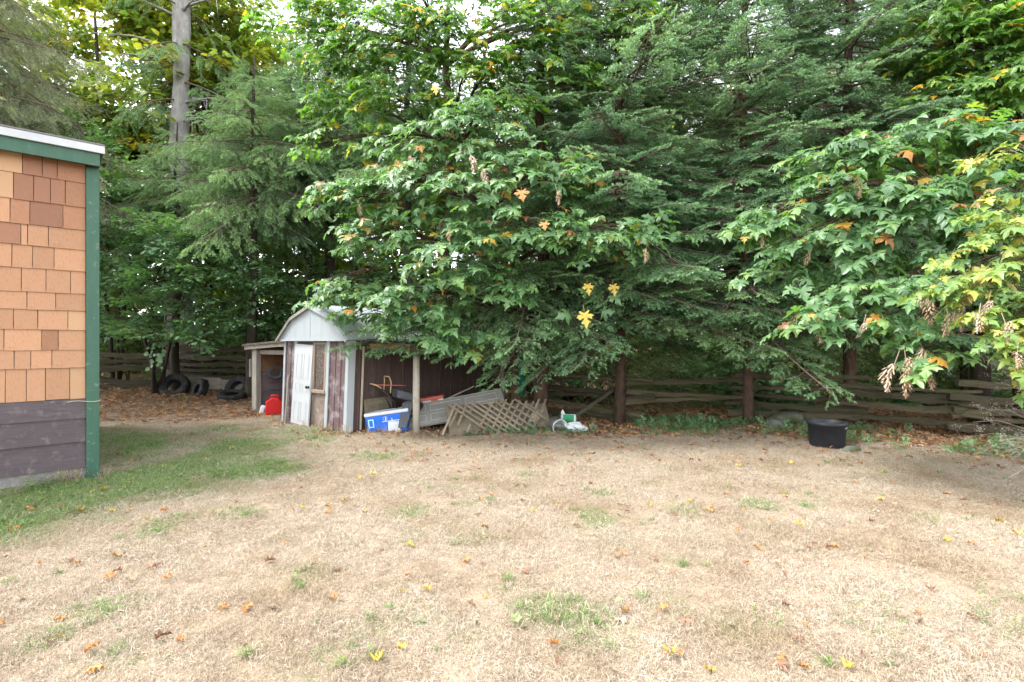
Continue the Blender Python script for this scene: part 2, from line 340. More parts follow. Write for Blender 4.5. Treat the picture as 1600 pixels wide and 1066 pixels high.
pts = [Vector((-.30+.31*k/6, -.036, wall_z(627)+.01*math.sin(k))) for k in range(7)]+[Vector((.006, .02, wall_z(628))), Vector((.006, .15, wall_z(627)))]
mb = MB(); mb.tube(pts, .004, 5); mb.build('wire', M['cord'], hz)

# ------------------------------------------------------------------ shed
SL = Vector((-4.605, 10.31, 0)); SA = math.atan2(-.568, .823)
sh = empty('garden_shed', (SL.x, SL.y, 0), SA)
tag(sh, 'small barn shaped metal shed with white gable and brown ribbed walls', 'shed')
SM = W[sh.name]
def sw(s, k, z): return SM @ Vector((s, k, z))
def s_of(px): r = (px-800)/FPX; return (r*10.31+4.605)/(.823+.568*r)
SHR = .06
def S(v): return (v[0]+SHR*(v[2]-1.0)+.055, v[1], v[2])     # the walls lean to one side
def sbox(mb, s0, s1, k0, k1, z0, z1): mb.box((s0, k0, z0), (s1, k1, z1), S)
EZ = 1.66; SD = 3.9
s0, s1 = -.02, 1.98
# front panels
mb = MB(); sbox(mb, s0, s0+.05, -.022, 0, -.05, EZ); sbox(mb, s0-.012, s0, -.022, .12, -.05, EZ); mb.build('corner_trim', M['shed_white'], sh, bevel=.003)
mb = MB(); sbox(mb, s1-.06, s1, -.024, 0, -.05, EZ); mb.build('corner_trim', M['shed_white'], sh, bevel=.003)
mb = MB(); sbox(mb, s1, s1+.024, -.024, .13, -.05, EZ); mb.build('side_trim', M['shed_white'], sh, bevel=.003)
def ribbed(a, b, n):
    mb = MB(); sbox(mb, a, b, 0, .02, -.05, EZ)
    for i in range(n+1):
        x = a+(b-a)*i/n; sbox(mb, max(a, x-.014), min(b, x+.014), -.012, 0, -.05, EZ)
    return mb
ribbed(s0+.05, .345, 2).build('wall_panel', M['shed_brown'], sh)
ribbed(1.445, s1-.06, 3).build('wall_panel', M['shed_brown'], sh)
mb = MB(); sbox(mb, .345, .43, -.03, .01, -.03, EZ); mb.build('door_jamb', M['shed_white'], sh, bevel=.003)
mb = MB(); sbox(mb, 1.37, 1.445, -.03, .01, -.03, EZ); mb.build('door_jamb', M['shed_white'], sh, bevel=.003)
# window sash beside the door and board under it
wx0, wx1, wz0, wz1 = .955, 1.368, .735, 1.63
fr = MB()
for a_, b_, c_, d_ in ((wx0, wx0+.055, wz0, wz1), (wx1-.05, wx1, wz0, wz1), (wx0+.055, wx1-.05, wz1-.045, wz1)): sbox(fr, a_, b_, -.035, 0, c_, d_)
sbox(fr, wx0-.02, wx1, -.06, 0, wz0-.06, wz0)
wn = fr.build('window', M['frame_tan'], sh, bevel=.004)
pm = MB(); sbox(pm, wx0+.055, wx1-.05, -.012, -.006, wz0, wz1-.045); link('pane', pm.mesh('pane', M['frost_glass']), wn, world=SM)
mb = MB(); sbox(mb, .945, 1.368, -.02, -.002, -.02, wz0-.06); mb.build('lower_board', M['rot_board'], sh)
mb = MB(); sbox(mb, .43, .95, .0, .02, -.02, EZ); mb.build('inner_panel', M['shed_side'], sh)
# the door leans in its opening: foot a little forward
DW, DH = .56, 1.60
DM = SM @ Matrix.Translation((.412, -.105, .0)) @ Matrix.Rotation(R(2.6), 4, 'Y') @ Matrix.Rotation(R(-2.4), 4, 'X')
fn = lambda a, b, c: Vector((a, -c, b))
mb = MB(); mb.box((0, 0, .01), (DW, .032, DH)); dr = link('door', mb.mesh('door', M['door_white']), sh, world=DM)
for x0, x1 in ((.075,.255), (.305,.485)):
    for z0, z1 in ((.12,.50), (.68,.85), (.93,1.42)):      # six raised panels in recessed fields
        mb = MB(); e = .012
        for a_, b_, c_, d_ in ((x0, x1, z0, z0+e), (x0, x1, z1-e, z1), (x0, x0+e, z0+e, z1-e), (x1-e, x1, z0+e, z1-e)): mb.box((a_, -.005, c_), (b_, 0, d_))
        mb.box((x0+.03, -.003, z0+.03), (x1-.03, 0, z1-.03)); link('door_panel', mb.mesh('door_panel', M['door_white']), dr, world=DM)
mb = MB(); mb.lathe([(.0,.0),(.028,.0),(.028,.008),(.010,.012),(.010,.035),(.026,.042),(.030,.055),(.022,.066),(0,.07)], 14, Matrix.Translation((.515,0,.80)) @ Matrix.Rotation(R(90),4,'X'))
link('door_knob', mb.mesh('door_knob', M['black_metal'], True), dr, world=DM)
mb = MB(); mb.box((.02,-.012,.01),(.54,-.001,.07)); link('kick_strip', mb.mesh('kick_strip', M['rot_board']), dr, world=DM)
# gable and roof
gp = [(-.03,EZ),(2.06,EZ),(2.06,1.70),(1.63,2.06),(1.015,2.29),(.40,2.06),(-.03,1.70)]
mb = MB(); mb.prism([(a,b) for a,b in gp], .03, lambda a,b,c: Vector((a, -.075+c, b))); mb.build('gable', M['shed_white'], sh)
mb = MB(); mb.box((1.005,-.080,EZ+.03),(1.02,-.0755,2.27)); mb.box((-.03,-.09,EZ-.012),(2.06,-.076,EZ+.022)); mb.build('gable_trim', M['shed_white'], sh)
prof = [(-.10,1.665),(.38,2.085),(1.015,2.325),(1.66,2.085),(2.14,1.665)]
for i in range(4):
    (a0,z0),(a1,z1) = prof[i], prof[i+1]; n_ = Vector((-(z1-z0),0,a1-a0)).normalized()*.022
    mb = MB(); P0, P1 = Vector((a0,-.10,z0)), Vector((a1,-.10,z1)); q = Vector((0,SD+.2,0))
    mb.add([P0,P1,P1+q,P0+q,P0+n_,P1+n_,P1+q+n_,P0+q+n_], [(0,3,2,1),(4,5,6,7),(0,1,5,4),(1,2,6,5),(2,3,7,6),(3,0,4,7)])
    mb.build('roof_panel', M['shed_white'] if i != 0 else M['mossroof'], sh)
    d = (P1-P0).normalized(); mb = MB(); off = -n_*1.2+Vector((0,-.012,0)); mb.beam(P0+off, P1+off, .022, .05, up=n_)
    mb.build('roof_edge', M['grey_wood'] if i < 2 else M['shed_white'], sh)
# other walls
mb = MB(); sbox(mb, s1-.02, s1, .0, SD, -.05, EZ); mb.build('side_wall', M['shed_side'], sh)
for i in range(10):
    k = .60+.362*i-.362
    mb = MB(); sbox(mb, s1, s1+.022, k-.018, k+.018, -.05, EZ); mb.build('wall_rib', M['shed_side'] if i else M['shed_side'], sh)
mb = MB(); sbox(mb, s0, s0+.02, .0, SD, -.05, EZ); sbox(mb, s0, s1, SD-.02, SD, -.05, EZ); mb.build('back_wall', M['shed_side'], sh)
mb = MB(); mb.prism(gp, .03, lambda a,b,c: Vector((a, SD-c, b))); mb.build('back_gable', M['shed_white'], sh)
mb = MB(); sbox(mb, s1+.03, s1+.055, .27, .30, .02, 1.55); mb.build('batten', M['cord'], sh)

# open lean-to along the far side of the shed
lt = empty('lean_to_shelter', (sw(3.08,.654,0).x, sw(3.08,.654,0).y, 0), SA)
tag(lt, 'open lean-to roof on round posts beside the brown shed wall', 'shelter')
def lbox(name, mat, lo, hi, bevel=0):
    mb = MB(); mb.box(lo, hi); o = link(name, mb.mesh(name, mat), lt, world=SM)
    if bevel:
        bv = o.modifiers.new('bevel','BEVEL'); bv.width = bevel; bv.segments = 1
    return o
for (s_, k_, r_, mat_) in ((3.08,.654,.062,'post_wood'), (3.083,3.27,.05,'grey_wood')):
    mb = MB(); zg = gz(*sw(s_,k_,0).xy); mb.tube([(s_,k_,zg-.08),(s_-.005,k_,zg+.7),(s_+.004,k_,1.42)], [r_*1.05,r_,r_*.95], 14)
    link('post', mb.mesh('post', M[mat_], True), lt, world=SM)
lbox('beam', M['beam_wood'], (3.03,.45,1.425), (3.12,3.6,1.55), .004)
lbox('fascia', M['beam_wood'], (2.12,.42,1.50), (3.02,.46,1.60), .004)
mb = MB(); mb.add([(2.06,.32,1.665),(3.26,.32,1.552),(3.26,3.75,1.552),(2.06,3.75,1.665),(2.06,.32,1.70),(3.26,.32,1.587),(3.26,3.75,1.587),(2.06,3.75,1.70)],
    [(0,3,2,1),(4,5,6,7),(0,1,5,4),(1,2,6,5),(2,3,7,6),(3,0,4,7)]); link('roof', mb.mesh('roof', M['mossroof']), lt, world=SM)
# open lean-to on the near end, over the red can
ll = empty('wood_store', (sw(-2.25,.6,0).x, sw(-2.25,.6,0).y, 0), SA)
tag(ll, 'low weathered wood store with sloping mossy roof built onto the shed', 'shelter')
def lb2(name, mat, lo, hi, bevel=.004):
    mb = MB(); mb.box(lo, hi); o = link(name, mb.mesh(name, mat), ll, world=SM)
    if bevel:
        bv = o.modifiers.new('bevel','BEVEL'); bv.width = bevel; bv.segments = 1
    return o
lb2('post', M['grey_wood'], (-2.19,.56,-.1), (-2.03,.68,1.50))
lb2('post', M['grey_wood'], (-2.34,.62,-.1), (-2.24,.74,1.46))
lb2('cross_rail', M['grey_wood'], (-2.34,.64,1.34), (-.12,.70,1.44))
mb = MB(); mb.beam((-2.42,.50,1.49), (-.10,.50,1.62), .03, .09); link('roof_edge', mb.mesh('roof_edge', M['post_wood']), ll, world=SM)
mb = MB(); mb.add([(-2.45,.44,1.52),(-.11,.44,1.655),(-.11,3.6,1.655),(-2.45,3.6,1.52),(-2.45,.44,1.575),(-.11,.44,1.71),(-.11,3.6,1.71),(-2.45,3.6,1.575)],
    [(0,3,2,1),(4,5,6,7),(0,1,5,4),(1,2,6,5),(2,3,7,6),(3,0,4,7)]); link('roof', mb.mesh('roof', M['mossroof']), ll, world=SM)
for z0, z1, mk in ((-.1,.44,'dark_plank'), (.445,.92,'dark_plank'), (.925,1.50,'osb')):
    lb2('side_board', M[mk], (-2.20,.70,z0), (-2.16+.008*(z0 > .4),3.55,z1))
lb2('back_board', M['dark_plank'], (-2.15,3.50,-.1), (-.06,3.54,1.5))
lb2('outer_board', M['grey_wood'], (-2.40,.59,.80), (-2.35,.75,1.22))

# ------------------------------------------------------------------ things in and round the shed
CAM = Vector((0, 0, CAMZ))
def hit(px, py, P0, N):            # pixel ray meets a plane
    d = Vector(((px-800)/FPX, 1, -(py-533)/FPX)); return CAM+d*((P0-CAM).dot(N)/d.dot(N))
def gp_(px, py):                   # pixel on the ground
    Yg = 1320/(py-533); x = (px-800)/FPX*Yg; return Vector((x, Yg, gz(x, Yg)))
def frame(o, x, z):                # matrix from an origin, an x axis and an approximate z axis
    x = Vector(x).normalized(); y = Vector(z).cross(x).normalized(); z = x.cross(y)
    m_ = Matrix((x, y, z)).transposed().to_4x4(); m_.translation = Vector(o); return m_
def thing(name, mats, mb, loc, label, cat, world=None, group=None, smooth=False, bevel=0):
    o = mb.build(name, mats, None, smooth, world=world if world is not None else Matrix.Translation(loc), bevel=bevel); return tag(o, label, cat, group)

# blue cool box
cx, cyy = -2.62, 9.28; cz = gz(cx, cyy)
CM = Matrix.Translation((cx, cyy, cz-.10)) @ Matrix.Rotation(R(4), 4, 'Z') @ Matrix.Rotation(R(-7.5), 4, 'Y')
cb = empty('cool_box', (cx, cyy, cz)); tag(cb, 'blue cool box with white lid under the lean-to', 'cool box')
mb = MB(); L_, D_, H_ = .78, .34, .37
mb.prism([(.03,0),(L_-.03,0),(L_,H_),(0,H_)], D_, lambda a,b,c: Vector((a, c, b))); o = link('body', mb.mesh('body', M['blue']), cb, world=CM); bv = o.modifiers.new('b','BEVEL'); bv.width=.02; bv.segments=3
mb = MB(); mb.box((-.012,-.012,H_+.002),(L_+.012,D_+.012,H_+.062)); o = link('lid', mb.mesh('lid', M['white_plastic']), cb, world=CM); bv = o.modifiers.new('b','BEVEL'); bv.width=.015; bv.segments=3
mb = MB()
for a_,b_,c_,d_ in ((.05,.068,.17,.32),(.132,.15,.17,.32),(.068,.132,.17,.188),(.068,.132,.302,.32)): mb.box((a_,-.016,c_),(b_,.004,d_))
link('handle', mb.mesh('handle', M['pale_blue']), cb, world=CM)
mb = MB(); mb.box((.30,-.004,.245),(.74,.001,.258)); mb.box((.36,-.004,.258),(.376,.001,.33)); mb.box((.47,-.004,.20),(.486,.001,.30))
for i in range(10):
    a0 = .36+.04*math.cos(i*.628); z0 = .305+.035*math.sin(i*.628); a1 = .36+.04*math.cos((i+1)*.628); z1 = .305+.035*math.sin((i+1)*.628)
    mb.beam((a0,-.002,z0),(a1,-.002,z1),.004,.010,up=(0,1,0))
for i, hgt in enumerate((.055,.038,.038,.048,.038,.038)): mb.box((.50+.026*i,-.004,.205),(.518+.026*i,.001,.205+hgt*.75))
link('printed_emblem', mb.mesh('printed_emblem', M['white_plastic']), cb, world=CM)
# white foam box in front of it
p = gp_(607, 674); mb = MB(); mb.prism([(.012,0),(.215,0),(.225,.215),(0,.215)], .2, lambda a,b,c: Vector((a, c-.03, b))); 
thing('foam_box', M['foam'], mb, None, 'white foam box leaning in front of the blue cool box', 'box', world=Matrix.Translation((p.x, p.y-.05, p.z-.02)) @ Matrix.Rotation(R(6),4,'Z') @ Matrix.Rotation(R(2),4,'Y'), bevel=.008)
# charcoal panel leaning across the cool box
A0, A1, B1, B0 = at(623,668,9.10), at(634,669,9.12), at(646,628,9.55), at(630,631,9.50)
def slab(mb, quad, t, nrm=None):
    q = [Vector(v) for v in quad]; n_ = (q[1]-q[0]).cross(q[3]-q[0]).normalized()*t
    mb.add(q+[v+n_ for v in q], [(0,3,2,1),(4,5,6,7),(0,1,5,4),(1,2,6,5),(2,3,7,6),(3,0,4,7)])
mb = MB(); slab(mb, (A0,A1,B1,B0), .015); slab(mb, (B0, B1, B1+Vector((.0,.10,.02)), B0+Vector((.0,.10,.02))), .015); mb.beam(A0, B0, .02, .03); mb.beam(A1, B1, .02, .03)
thing('plastic_sheet', M['dark_panel'], mb, None, 'charcoal plastic panel propped against the blue cool box', 'panel', world=I4)
# ply offcut against the shed wall
mb = MB(); mb.box((0,0,0),(.66,.012,.60)); q = sw(2.16,.30,0)
thing('plywood_offcut', M['plywood'], mb, None, 'small plywood offcut propped on the brown wall behind the cool box', 'board', world=Matrix.Translation((q.x,q.y,gz(q.x,q.y)-.01)) @ Matrix.Rotation(SA+R(90),4,'Z') @ Matrix.Rotation(R(-6),4,'X'))

# mower
mp = sw(2.47, 1.22, 0); mow = empty('lawn_mower', (mp.x, mp.y, gz(mp.x, mp.y)), R(33)); tag(mow, 'black push mower with tan handle behind the blue cool box', 'mower')
mb = MB(); mb.prism([(-.36,-.24),(.30,-.27),(.40,-.15),(.40,.15),(.30,.27),(-.36,.24)], .15, lambda a,b,c: Vector((a,b,.12+c))); mb.build('deck', M['black_metal'], mow, bevel=.03)
mb = MB(); mb.lathe([(0,.28),(.16,.28),(.17,.30),(.17,.42),(.14,.47),(.06,.49),(0,.49)], 20); mb.box((-.20,-.10,.28),(-.10,.10,.40)); mb.build('engine', M['black_metal'], mow, smooth=False, bevel=.008)
mb = MB(); mb.lathe([(0,.491),(.11,.491),(.13,.50),(.12,.53),(.05,.545),(0,.545)], 20); mb.build('engine_cover', M['grey_plastic'], mow, smooth=True)
for sx, sy in ((-.30,-.29),(.28,-.31),(-.30,.29),(.28,.31)):
    mb = MB(); mb.lathe([(.02,-.03),(.07,-.03),(.10,-.025),(.10,.025),(.07,.03),(.02,.03)], 18, Matrix.Translation((sx,sy,.10)) @ Matrix.Rotation(R(90),4,'X')); mb.build('wheel', M['tyre'], mow)
mb = MB(); mb.prism([(-.36,-.16),(-.02,-.19),(-.02,.19),(-.36,.16)], .16, lambda a,b,c: Vector((a-.05,b,.50+c+(-.3)*(a+.02)))); mb.build('grass_bag', M['dark_panel'], mow, bevel=.03)
mb = MB()
for sy in (-.2,.2): mb.tube([(-.34,sy,.22),(-.50,sy,.55),(-.72,sy*.9,.80)], .013, 8)
mb.build('lower_handle', M['black_metal'], mow, smooth=True)
mb = MB(); mb.tube([(-.72,-.18,.80),(-.82,-.18,.86),(-.84,-.10,.87),(-.84,.10,.87),(-.82,.18,.86),(-.72,.18,.80)], .013, 8); mb.build('upper_handle', M['tan_metal'], mow, smooth=True)
mb = MB(); mb.tube([(-.55,-.17,.70),(-.53,-.16,.90),(-.55,-.11,1.0),(-.57,.10,1.0),(-.55,.16,.90),(-.56,.17,.70)], .012, 8); mb.build('bail_bar', M['tan_metal'], mow, smooth=True)
mb = MB(); mb.tube([(-.80,-.12,.86),(-.3,-.30,.84)], .010, 6); mb.build('cross_bar', M['faded_red'], mow, smooth=True)

# white box with red lid
q = at(672, 640, 9.95); zq = gz(q.x, q.y)
RM = Matrix.Translation((-1.83, 9.97, zq-.045)) @ Matrix.Rotation(R(4),4,'Z') @ Matrix.Rotation(R(-9),4,'Y')
rb = empty('lidded_box', (-1.83, 9.97, zq)); tag(rb, 'white storage box with faded red lid behind the round post', 'box')
mb = MB(); mb.box((.02,.02,0),(.56,.36,.50)); link('body', mb.mesh('body', M['white_plastic']), rb, world=RM)
mb = MB(); mb.box((0,0,.502),(.58,.38,.562)); o = link('lid', mb.mesh('lid', M['faded_red']), rb, world=RM); bv = o.modifiers.new('b','BEVEL'); bv.width=.012; bv.segments=2
mb = MB(); mb.box((.33,.012,.42),(.47,.0195,.50)); link('rusty_latch', mb.mesh('rusty_latch', M['rust']), rb, world=RM)
# broom stick behind
mb = MB(); mb.tube([(-1.15, 9.95, .02), at(693,626,10.15), at(740,604,10.4)], .016, 8); thing('wooden_stick', M['post_wood'], mb, None, 'bare wooden stick slanting up behind the grey door', 'stick', world=I4, smooth=True)

# grey hollow door lying on its long edge
A = Vector((-2.03, 9.36, .015)); e2 = Vector((.10,.57,.35)); e1 = Vector((1.90,.22,.335))
FM = frame(A, e1, e2); wd = e2.length; ln = 1.98
gd = empty('panel_door', A); tag(gd, 'grey panelled door lying on its long edge behind the round post', 'door leaf', kind='thing')
fy = FM.to_3x3().col[1]; sgn = -1 if fy.y > 0 else 1        # the side that faces the yard
mb = MB(); mb.box((0,-.018,0),(ln,.018,wd)); link('slab', mb.mesh('slab', M['door_grey']), gd, world=FM)
mb = MB(); mb.box((-.004,-.021,wd),(ln+.004,.021,wd+.014)); mb.box((-.012,-.021,0),(0,.021,wd)); link('edge', mb.mesh('edge', M['door_edge']), gd, world=FM)
for x0, x1 in ((.12,.48),(.56,1.16),(1.24,1.86)):
    for z0, z1 in ((.09,.30),(.38,.59)):
        mb = MB(); e = .016; ya, yb = (sgn*.018, sgn*.028)
        for a_,b_,c_,d_ in ((x0,x1,z0,z0+e),(x0,x1,z1-e,z1),(x0,x0+e,z0+e,z1-e),(x1-e,x1,z0+e,z1-e)): mb.box((a_,min(ya,yb),c_),(b_,max(ya,yb),d_))
        link('door_moulding', mb.mesh('door_moulding', M['door_edge']), gd, world=FM)
        mb = MB(); ya, yb = (sgn*.018, sgn*.023); mb.box((x0+.05,min(ya,yb),z0+.05),(x1-.05,max(ya,yb),z1-.05)); link('door_panel', mb.mesh('door_panel', M['door_grey']), gd, world=FM)
# timber carrying its raised end
mb = MB(); mb.box((-.12,-.1,-.03),(.12,.16,.36)); thing('wood_block', M['grey_wood'], mb, None, 'grey block of wood under the raised end of the grey door', 'block', world=Matrix.Translation((-.20,9.66,gz(-.2,9.66))))

# plywood sheet and lattice in front of it
PA, PB = Vector((-1.09, 8.98, gz(-1.09,8.98)-.02)), Vector((.75, 9.52, gz(.75,9.52)-.02))
up = Vector((-.12,.33,.55)).normalized(); ax = (PB-PA).normalized(); PN = ax.cross(up).normalized()
mb = MB(); slab(mb, (PA, PB, PB+up*.56+ax*-.02, PA+up*.64), .012); thing('plywood_sheet', M['plywood'], mb, None, 'mouldy plywood sheet leaning behind the broken lattice', 'board', world=I4)
lp = empty('lattice_panel', PA); tag(lp, 'broken wooden lattice panel leaning on a plywood sheet', 'lattice')
n_out = PN if PN.y < 0 else -PN
P1 = PA+n_out*.11
zs = lambda x, y: (690+x*.1125, 590+y*.1125)
def slat(p0, p1, off, w_=.038):
    a_ = hit(*zs(*p0), P1+n_out*off, PN); b_ = hit(*zs(*p1), P1+n_out*off, PN)
    mb = MB(); mb.beam(Vector((0,0,0)), b_-a_, w_, .008, up=n_out); mb.build('slat', M['lattice'], lp, world=Matrix.Translation(a_))
# lower set (rising to the right), then the upper set laid over it
for (x0,y0,x1,y1) in ((10,800,190,370),(110,680,250,400),(225,660,345,370),(345,770,400,650),(395,480,445,340),(490,745,545,650),(500,740,720,320)): slat((x0,y0),(x1,y1),0)
for i in range(8): xb = 590+95*i; slat((xb-15, 775+8*math.sin(i)), (xb+215-(20 if i > 5 else 0), 300+(i*6 if i < 6 else 0)), 0)
for i in range(3): slat((1240+70*i-40, 660-40*i), (1330+45*i, 470-20*i), 0)
S1 = [((90,370),(640,740)),((190,365),(860,800)),((310,360),(960,790)),((405,350),(1060,790)),((510,350),(1180,800)),((610,335),(1240,760)),((715,320),(1310,720)),((815,305),(1240,560)),((1010,300),(1445,575)),((1180,370),(1345,465))]
for p0, p1 in S1: slat(p0, p1, .009)

# bucket on its side, green and white sack, plastic bag
q = gp_(868, 674); bk = MB()
prof = [(.0,0),(.115,0),(.135,.30),(.142,.302),(.142,.325),(.130,.325),(.111,.012),(0,.012)]
BM = Matrix.Translation((.80, 9.62, gz(.8,9.6)+.118)) @ Matrix.Rotation(R(14),4,'Z') @ Matrix.Rotation(R(98),4,'X')
bu = empty('bucket', (.80,9.5,gz(.8,9.5))); tag(bu, 'white plastic bucket lying on its side at the plywood edge', 'bucket')
bk.lathe(prof, 24); link('body', bk.mesh('body', M['white_plastic'], True), bu, world=BM)
mb = MB(); mb.tube([(.143*math.cos(a_), .0+.02*math.sin(a_), .31-.14*math.sin(a_)) for a_ in np.linspace(0, math.pi, 12)], .003, 5); link('bail', mb.mesh('bail', M['black_metal']), bu, world=BM)
mb = MB(); q = gp_(889, 668)
Q = Matrix.Translation((.93, 9.85, gz(.93,9.85)-.01)) @ Matrix.Rotation(R(-8),4,'Z') @ Matrix.Rotation(R(-18),4,'X')
mb.box((0,0,0),(.30,.14,.25)); ob = thing('feed_sack', [M['white_plastic']], mb, None, 'green and white sack slumped behind the white bucket', 'sack', world=Q, bevel=.03)
mb = MB(); mb.box((.05,-.004,.05),(.26,-.001,.235)); link('green_print', mb.mesh('green_print', M['green_print']), ob, world=Q)
mb = MB(); mb.add([(0,.0,.25),(.09,.02,.25),(.04,.0,.34)], [(0,1,2)]); link('torn_flap', mb.mesh('torn_flap', M['white_plastic']), ob, world=Q)
bm = bmesh.new(); bmesh.ops.create_icosphere(bm, subdivisions=4, radius=1)
for v in bm.verts:
    n_ = math.sin(v.co.x*9+v.co.y*5)*math.sin(v.co.z*8-v.co.y*7)+.6*math.sin(v.co.x*17+2)*math.sin(v.co.y*15+v.co.z*13)
    v.co = v.co*(1+.13*n_); v.co.x *= .22; v.co.y *= .14; v.co.z = max(v.co.z, -.55)*.11+.05
    if v.co.x > .1: v.co.z *= .75
me = bpy.data.meshes.new('bag'); bm.to_mesh(me); bm.free(); me.materials.append(M['bagfilm'])
tag(link('plastic_bag', me, world=Matrix.Translation((1.16, 9.42, gz(1.16,9.42)))), 'crumpled grey plastic bag on the leaves beside the bucket', 'bag')
# dark plank leaning on the fence
mb = MB(); mb.beam((1.03,9.95,.06), (2.35,10.55,.83), .05, .07); thing('leaning_pole', M['bark_dark'], mb, None, 'dark pole slanting from the green sack up to the fence', 'pole', world=I4)
# furled green parasol
ux, uy = .13, 10.35; um = empty('furled_parasol', (ux,uy,gz(ux,uy))); tag(um, 'furled green parasol leaning beside the shelter post', 'parasol')
mb = MB(); n = 20; pr = []
for i, z in enumerate(np.linspace(.55, 1.75, 9)):
    r = (.13-.10*(i/8)**1.4)*(1 if i else .7)
    pr.append([(r*(1+.32*math.sin(j*2*math.pi/n*5+.4*i))*math.cos(j*2*math.pi/n), r*(1+.32*math.sin(j*2*math.pi/n*5+.4*i))*math.sin(j*2*math.pi/n), z) for j in range(n)])
vs = [v for ring in pr for v in ring]; mb.add(vs, [(i*n+j, i*n+(j+1)%n, (i+1)*n+(j+1)%n, (i+1)*n+j) for i in range(8) for j in range(n)]); mb.build('canopy', M['green_cloth'], um, smooth=True)
mb = MB(); mb.tube([(0,0,-.02),(0,0,1.85)], .02, 8); mb.build('pole', M['grey_wood'], um)

# red fuel can
fx, fy_ = -5.37, 11.55; fz = gz(fx, fy_)
fc = empty('fuel_can', (fx,fy_,fz), R(25)); tag(fc, 'bright red plastic fuel can standing inside the wood store', 'fuel can')
mb = MB(); mb.prism([(-.17,0),(.17,0),(.17,.27),(.10,.36),(-.05,.38),(-.17,.29)], .22, lambda a,b,c: Vector((a,c-.11,b))); mb.build('body', M['red'], fc, bevel=.025)
mb = MB(); mb.tube([(-.06,0,.375),(-.05,0,.43),(.08,0,.42),(.13,0,.33)], .018, 8); mb.build('handle', M['red'], fc, smooth=True)
mb = MB(); mb.lathe([(0,.30),(.04,.30),(.04,.36),(.03,.37),(0,.37)], 14, Matrix.Translation((-.12,0,.0))); mb.build('cap', M['black_metal'], fc)
mb = MB(); mb.box((-.09,-.116,.10),(.09,-.111,.24)); mb.build('moulded_panel', M['red'], fc)
mb = MB(); mb.prism([(0,0),(.12,.02),(.15,.19),(.03,.21)], .10, lambda a,b,c: Vector((a,c,b))); thing('white_jug', M['bagfilm'], mb, None, 'dirty white jug tipped behind the red fuel can', 'jug', world=Matrix.Translation((fx-.42,fy_+.12,fz-.01)) @ Matrix.Rotation(R(8),4,'Y'), bevel=.03)
# coil of hose hung on the boards of the wood store
hc = MB(); hp = sw(-2.09, 1.06, .89)
for k in range(5):
    rr = .17+.02*math.sin(k*2); hc.tube([(.025*k-.05, rr*math.cos(a_), .72*rr*math.sin(a_)+.01*math.sin(3*a_+k)) for a_ in np.linspace(0, 2*math.pi, 22)], .014, 6, cap=False)
thing('hose_coil', M['grey_plastic'], hc, None, 'grey coil of hose hung on the boards above the fuel can', 'hose', world=Matrix.Translation(hp) @ Matrix.Rotation(SA,4,'Z'), smooth=True)
# loose planks
mb = MB(); mb.box((-.02,-.01,0),(.02,.01,.98)); q = sw(.17,-.07,0); thing('leaning_lath', M['grey_wood'], mb, None, 'pale lath leaning upright on the brown shed front', 'lath', world=Matrix.Translation((q.x,q.y,gz(q.x,q.y)-.01)) @ Matrix.Rotation(SA,4,'Z') @ Matrix.Rotation(R(2.5),4,'Y') @ Matrix.Rotation(R(-3),4,'X'))
mb = MB(); mb.box((0,-.05,0),(.75,.05,.03)); q = sw(.35,-.36,0); thing('threshold_plank', M['plywood'], mb, None, 'short plank lying on the ground before the white shed door', 'plank', world=Matrix.Translation((q.x,q.y,gz(q.x,q.y)+.0)) @ Matrix.Rotation(SA-.05,4,'Z'))

# black tub
px_, py_ = 4.97, 8.08; pz = gz(px_, py_)
tb = empty('plant_tub', (px_,py_,pz)); tag(tb, 'black plastic tub standing on the dry lawn by the fence', 'tub')
mb = MB(); mb.lathe([(0,0),(.235,0),(.245,.01),(.268,.34),(.285,.345),(.287,.385),(.272,.392),(.258,.385),(.250,.30)], 40, Matrix.Translation((px_,py_,pz))); link('body', mb.mesh('body', M['pot'], True), tb, world=I4)
mb = MB(); mb.lathe([(0,.33),(.256,.33)], 30, Matrix.Translation((px_,py_,pz))); link('soil', mb.mesh('soil', M['soil']), tb, world=I4)
for a_ in (R(-52), R(128)):
    mb = MB(); mb.tube([(px_+.272*math.cos(a_+s_*.14), py_+.272*math.sin(a_+s_*.14), pz+.30+.02*math.cos(s_*1.5)) for s_ in (-1,-.5,0,.5,1)], .009, 6); link('handle', mb.mesh('handle', M['grey_plastic']), tb, world=I4)

# tyres by the far fence
def tyre(loc, tilt, yaw, R_, label, wdt=.2):
    z = gz(*loc[:2]); mb = MB()
    prof = [(R_*.50,-wdt*.40),(R_*.78,-wdt*.52),(R_*.93,-wdt*.48),(R_,-wdt*.34),(R_,wdt*.34),(R_*.93,wdt*.48),(R_*.78,wdt*.52),(R_*.50,wdt*.40),(R_*.54,wdt*.2),(R_*.80,0),(R_*.54,-wdt*.2),(R_*.50,-wdt*.40)]
    mb.lathe(prof, 36)
    for j in range(30):
        a_ = j*2*math.pi/30
        for sgn_ in (-1, 1):
            mm = Matrix.Rotation(a_+.05*sgn_,4,'Z') @ Matrix.Translation((R_*.995,0,sgn_*wdt*.2)); mb.box((-.004,-R_*.07,-wdt*.13),(.014,R_*.07,wdt*.13), mm)
    WM = Matrix.Translation((loc[0],loc[1],z+loc[2])) @ Matrix.Rotation(R(yaw),4,'Z') @ Matrix.Rotation(R(tilt),4,'X')
    return thing('tyre', M['tyre'], mb, None, label, 'tyre', world=WM, group='old tyres by the fence')
def gx(px, Y_): return (px-800)/FPX*Y_
tyre((gx(273,14.4),14.4,.20), 58, 12, .37, 'large worn tyre leaning on the fence beside the crooked tree stem', .24)
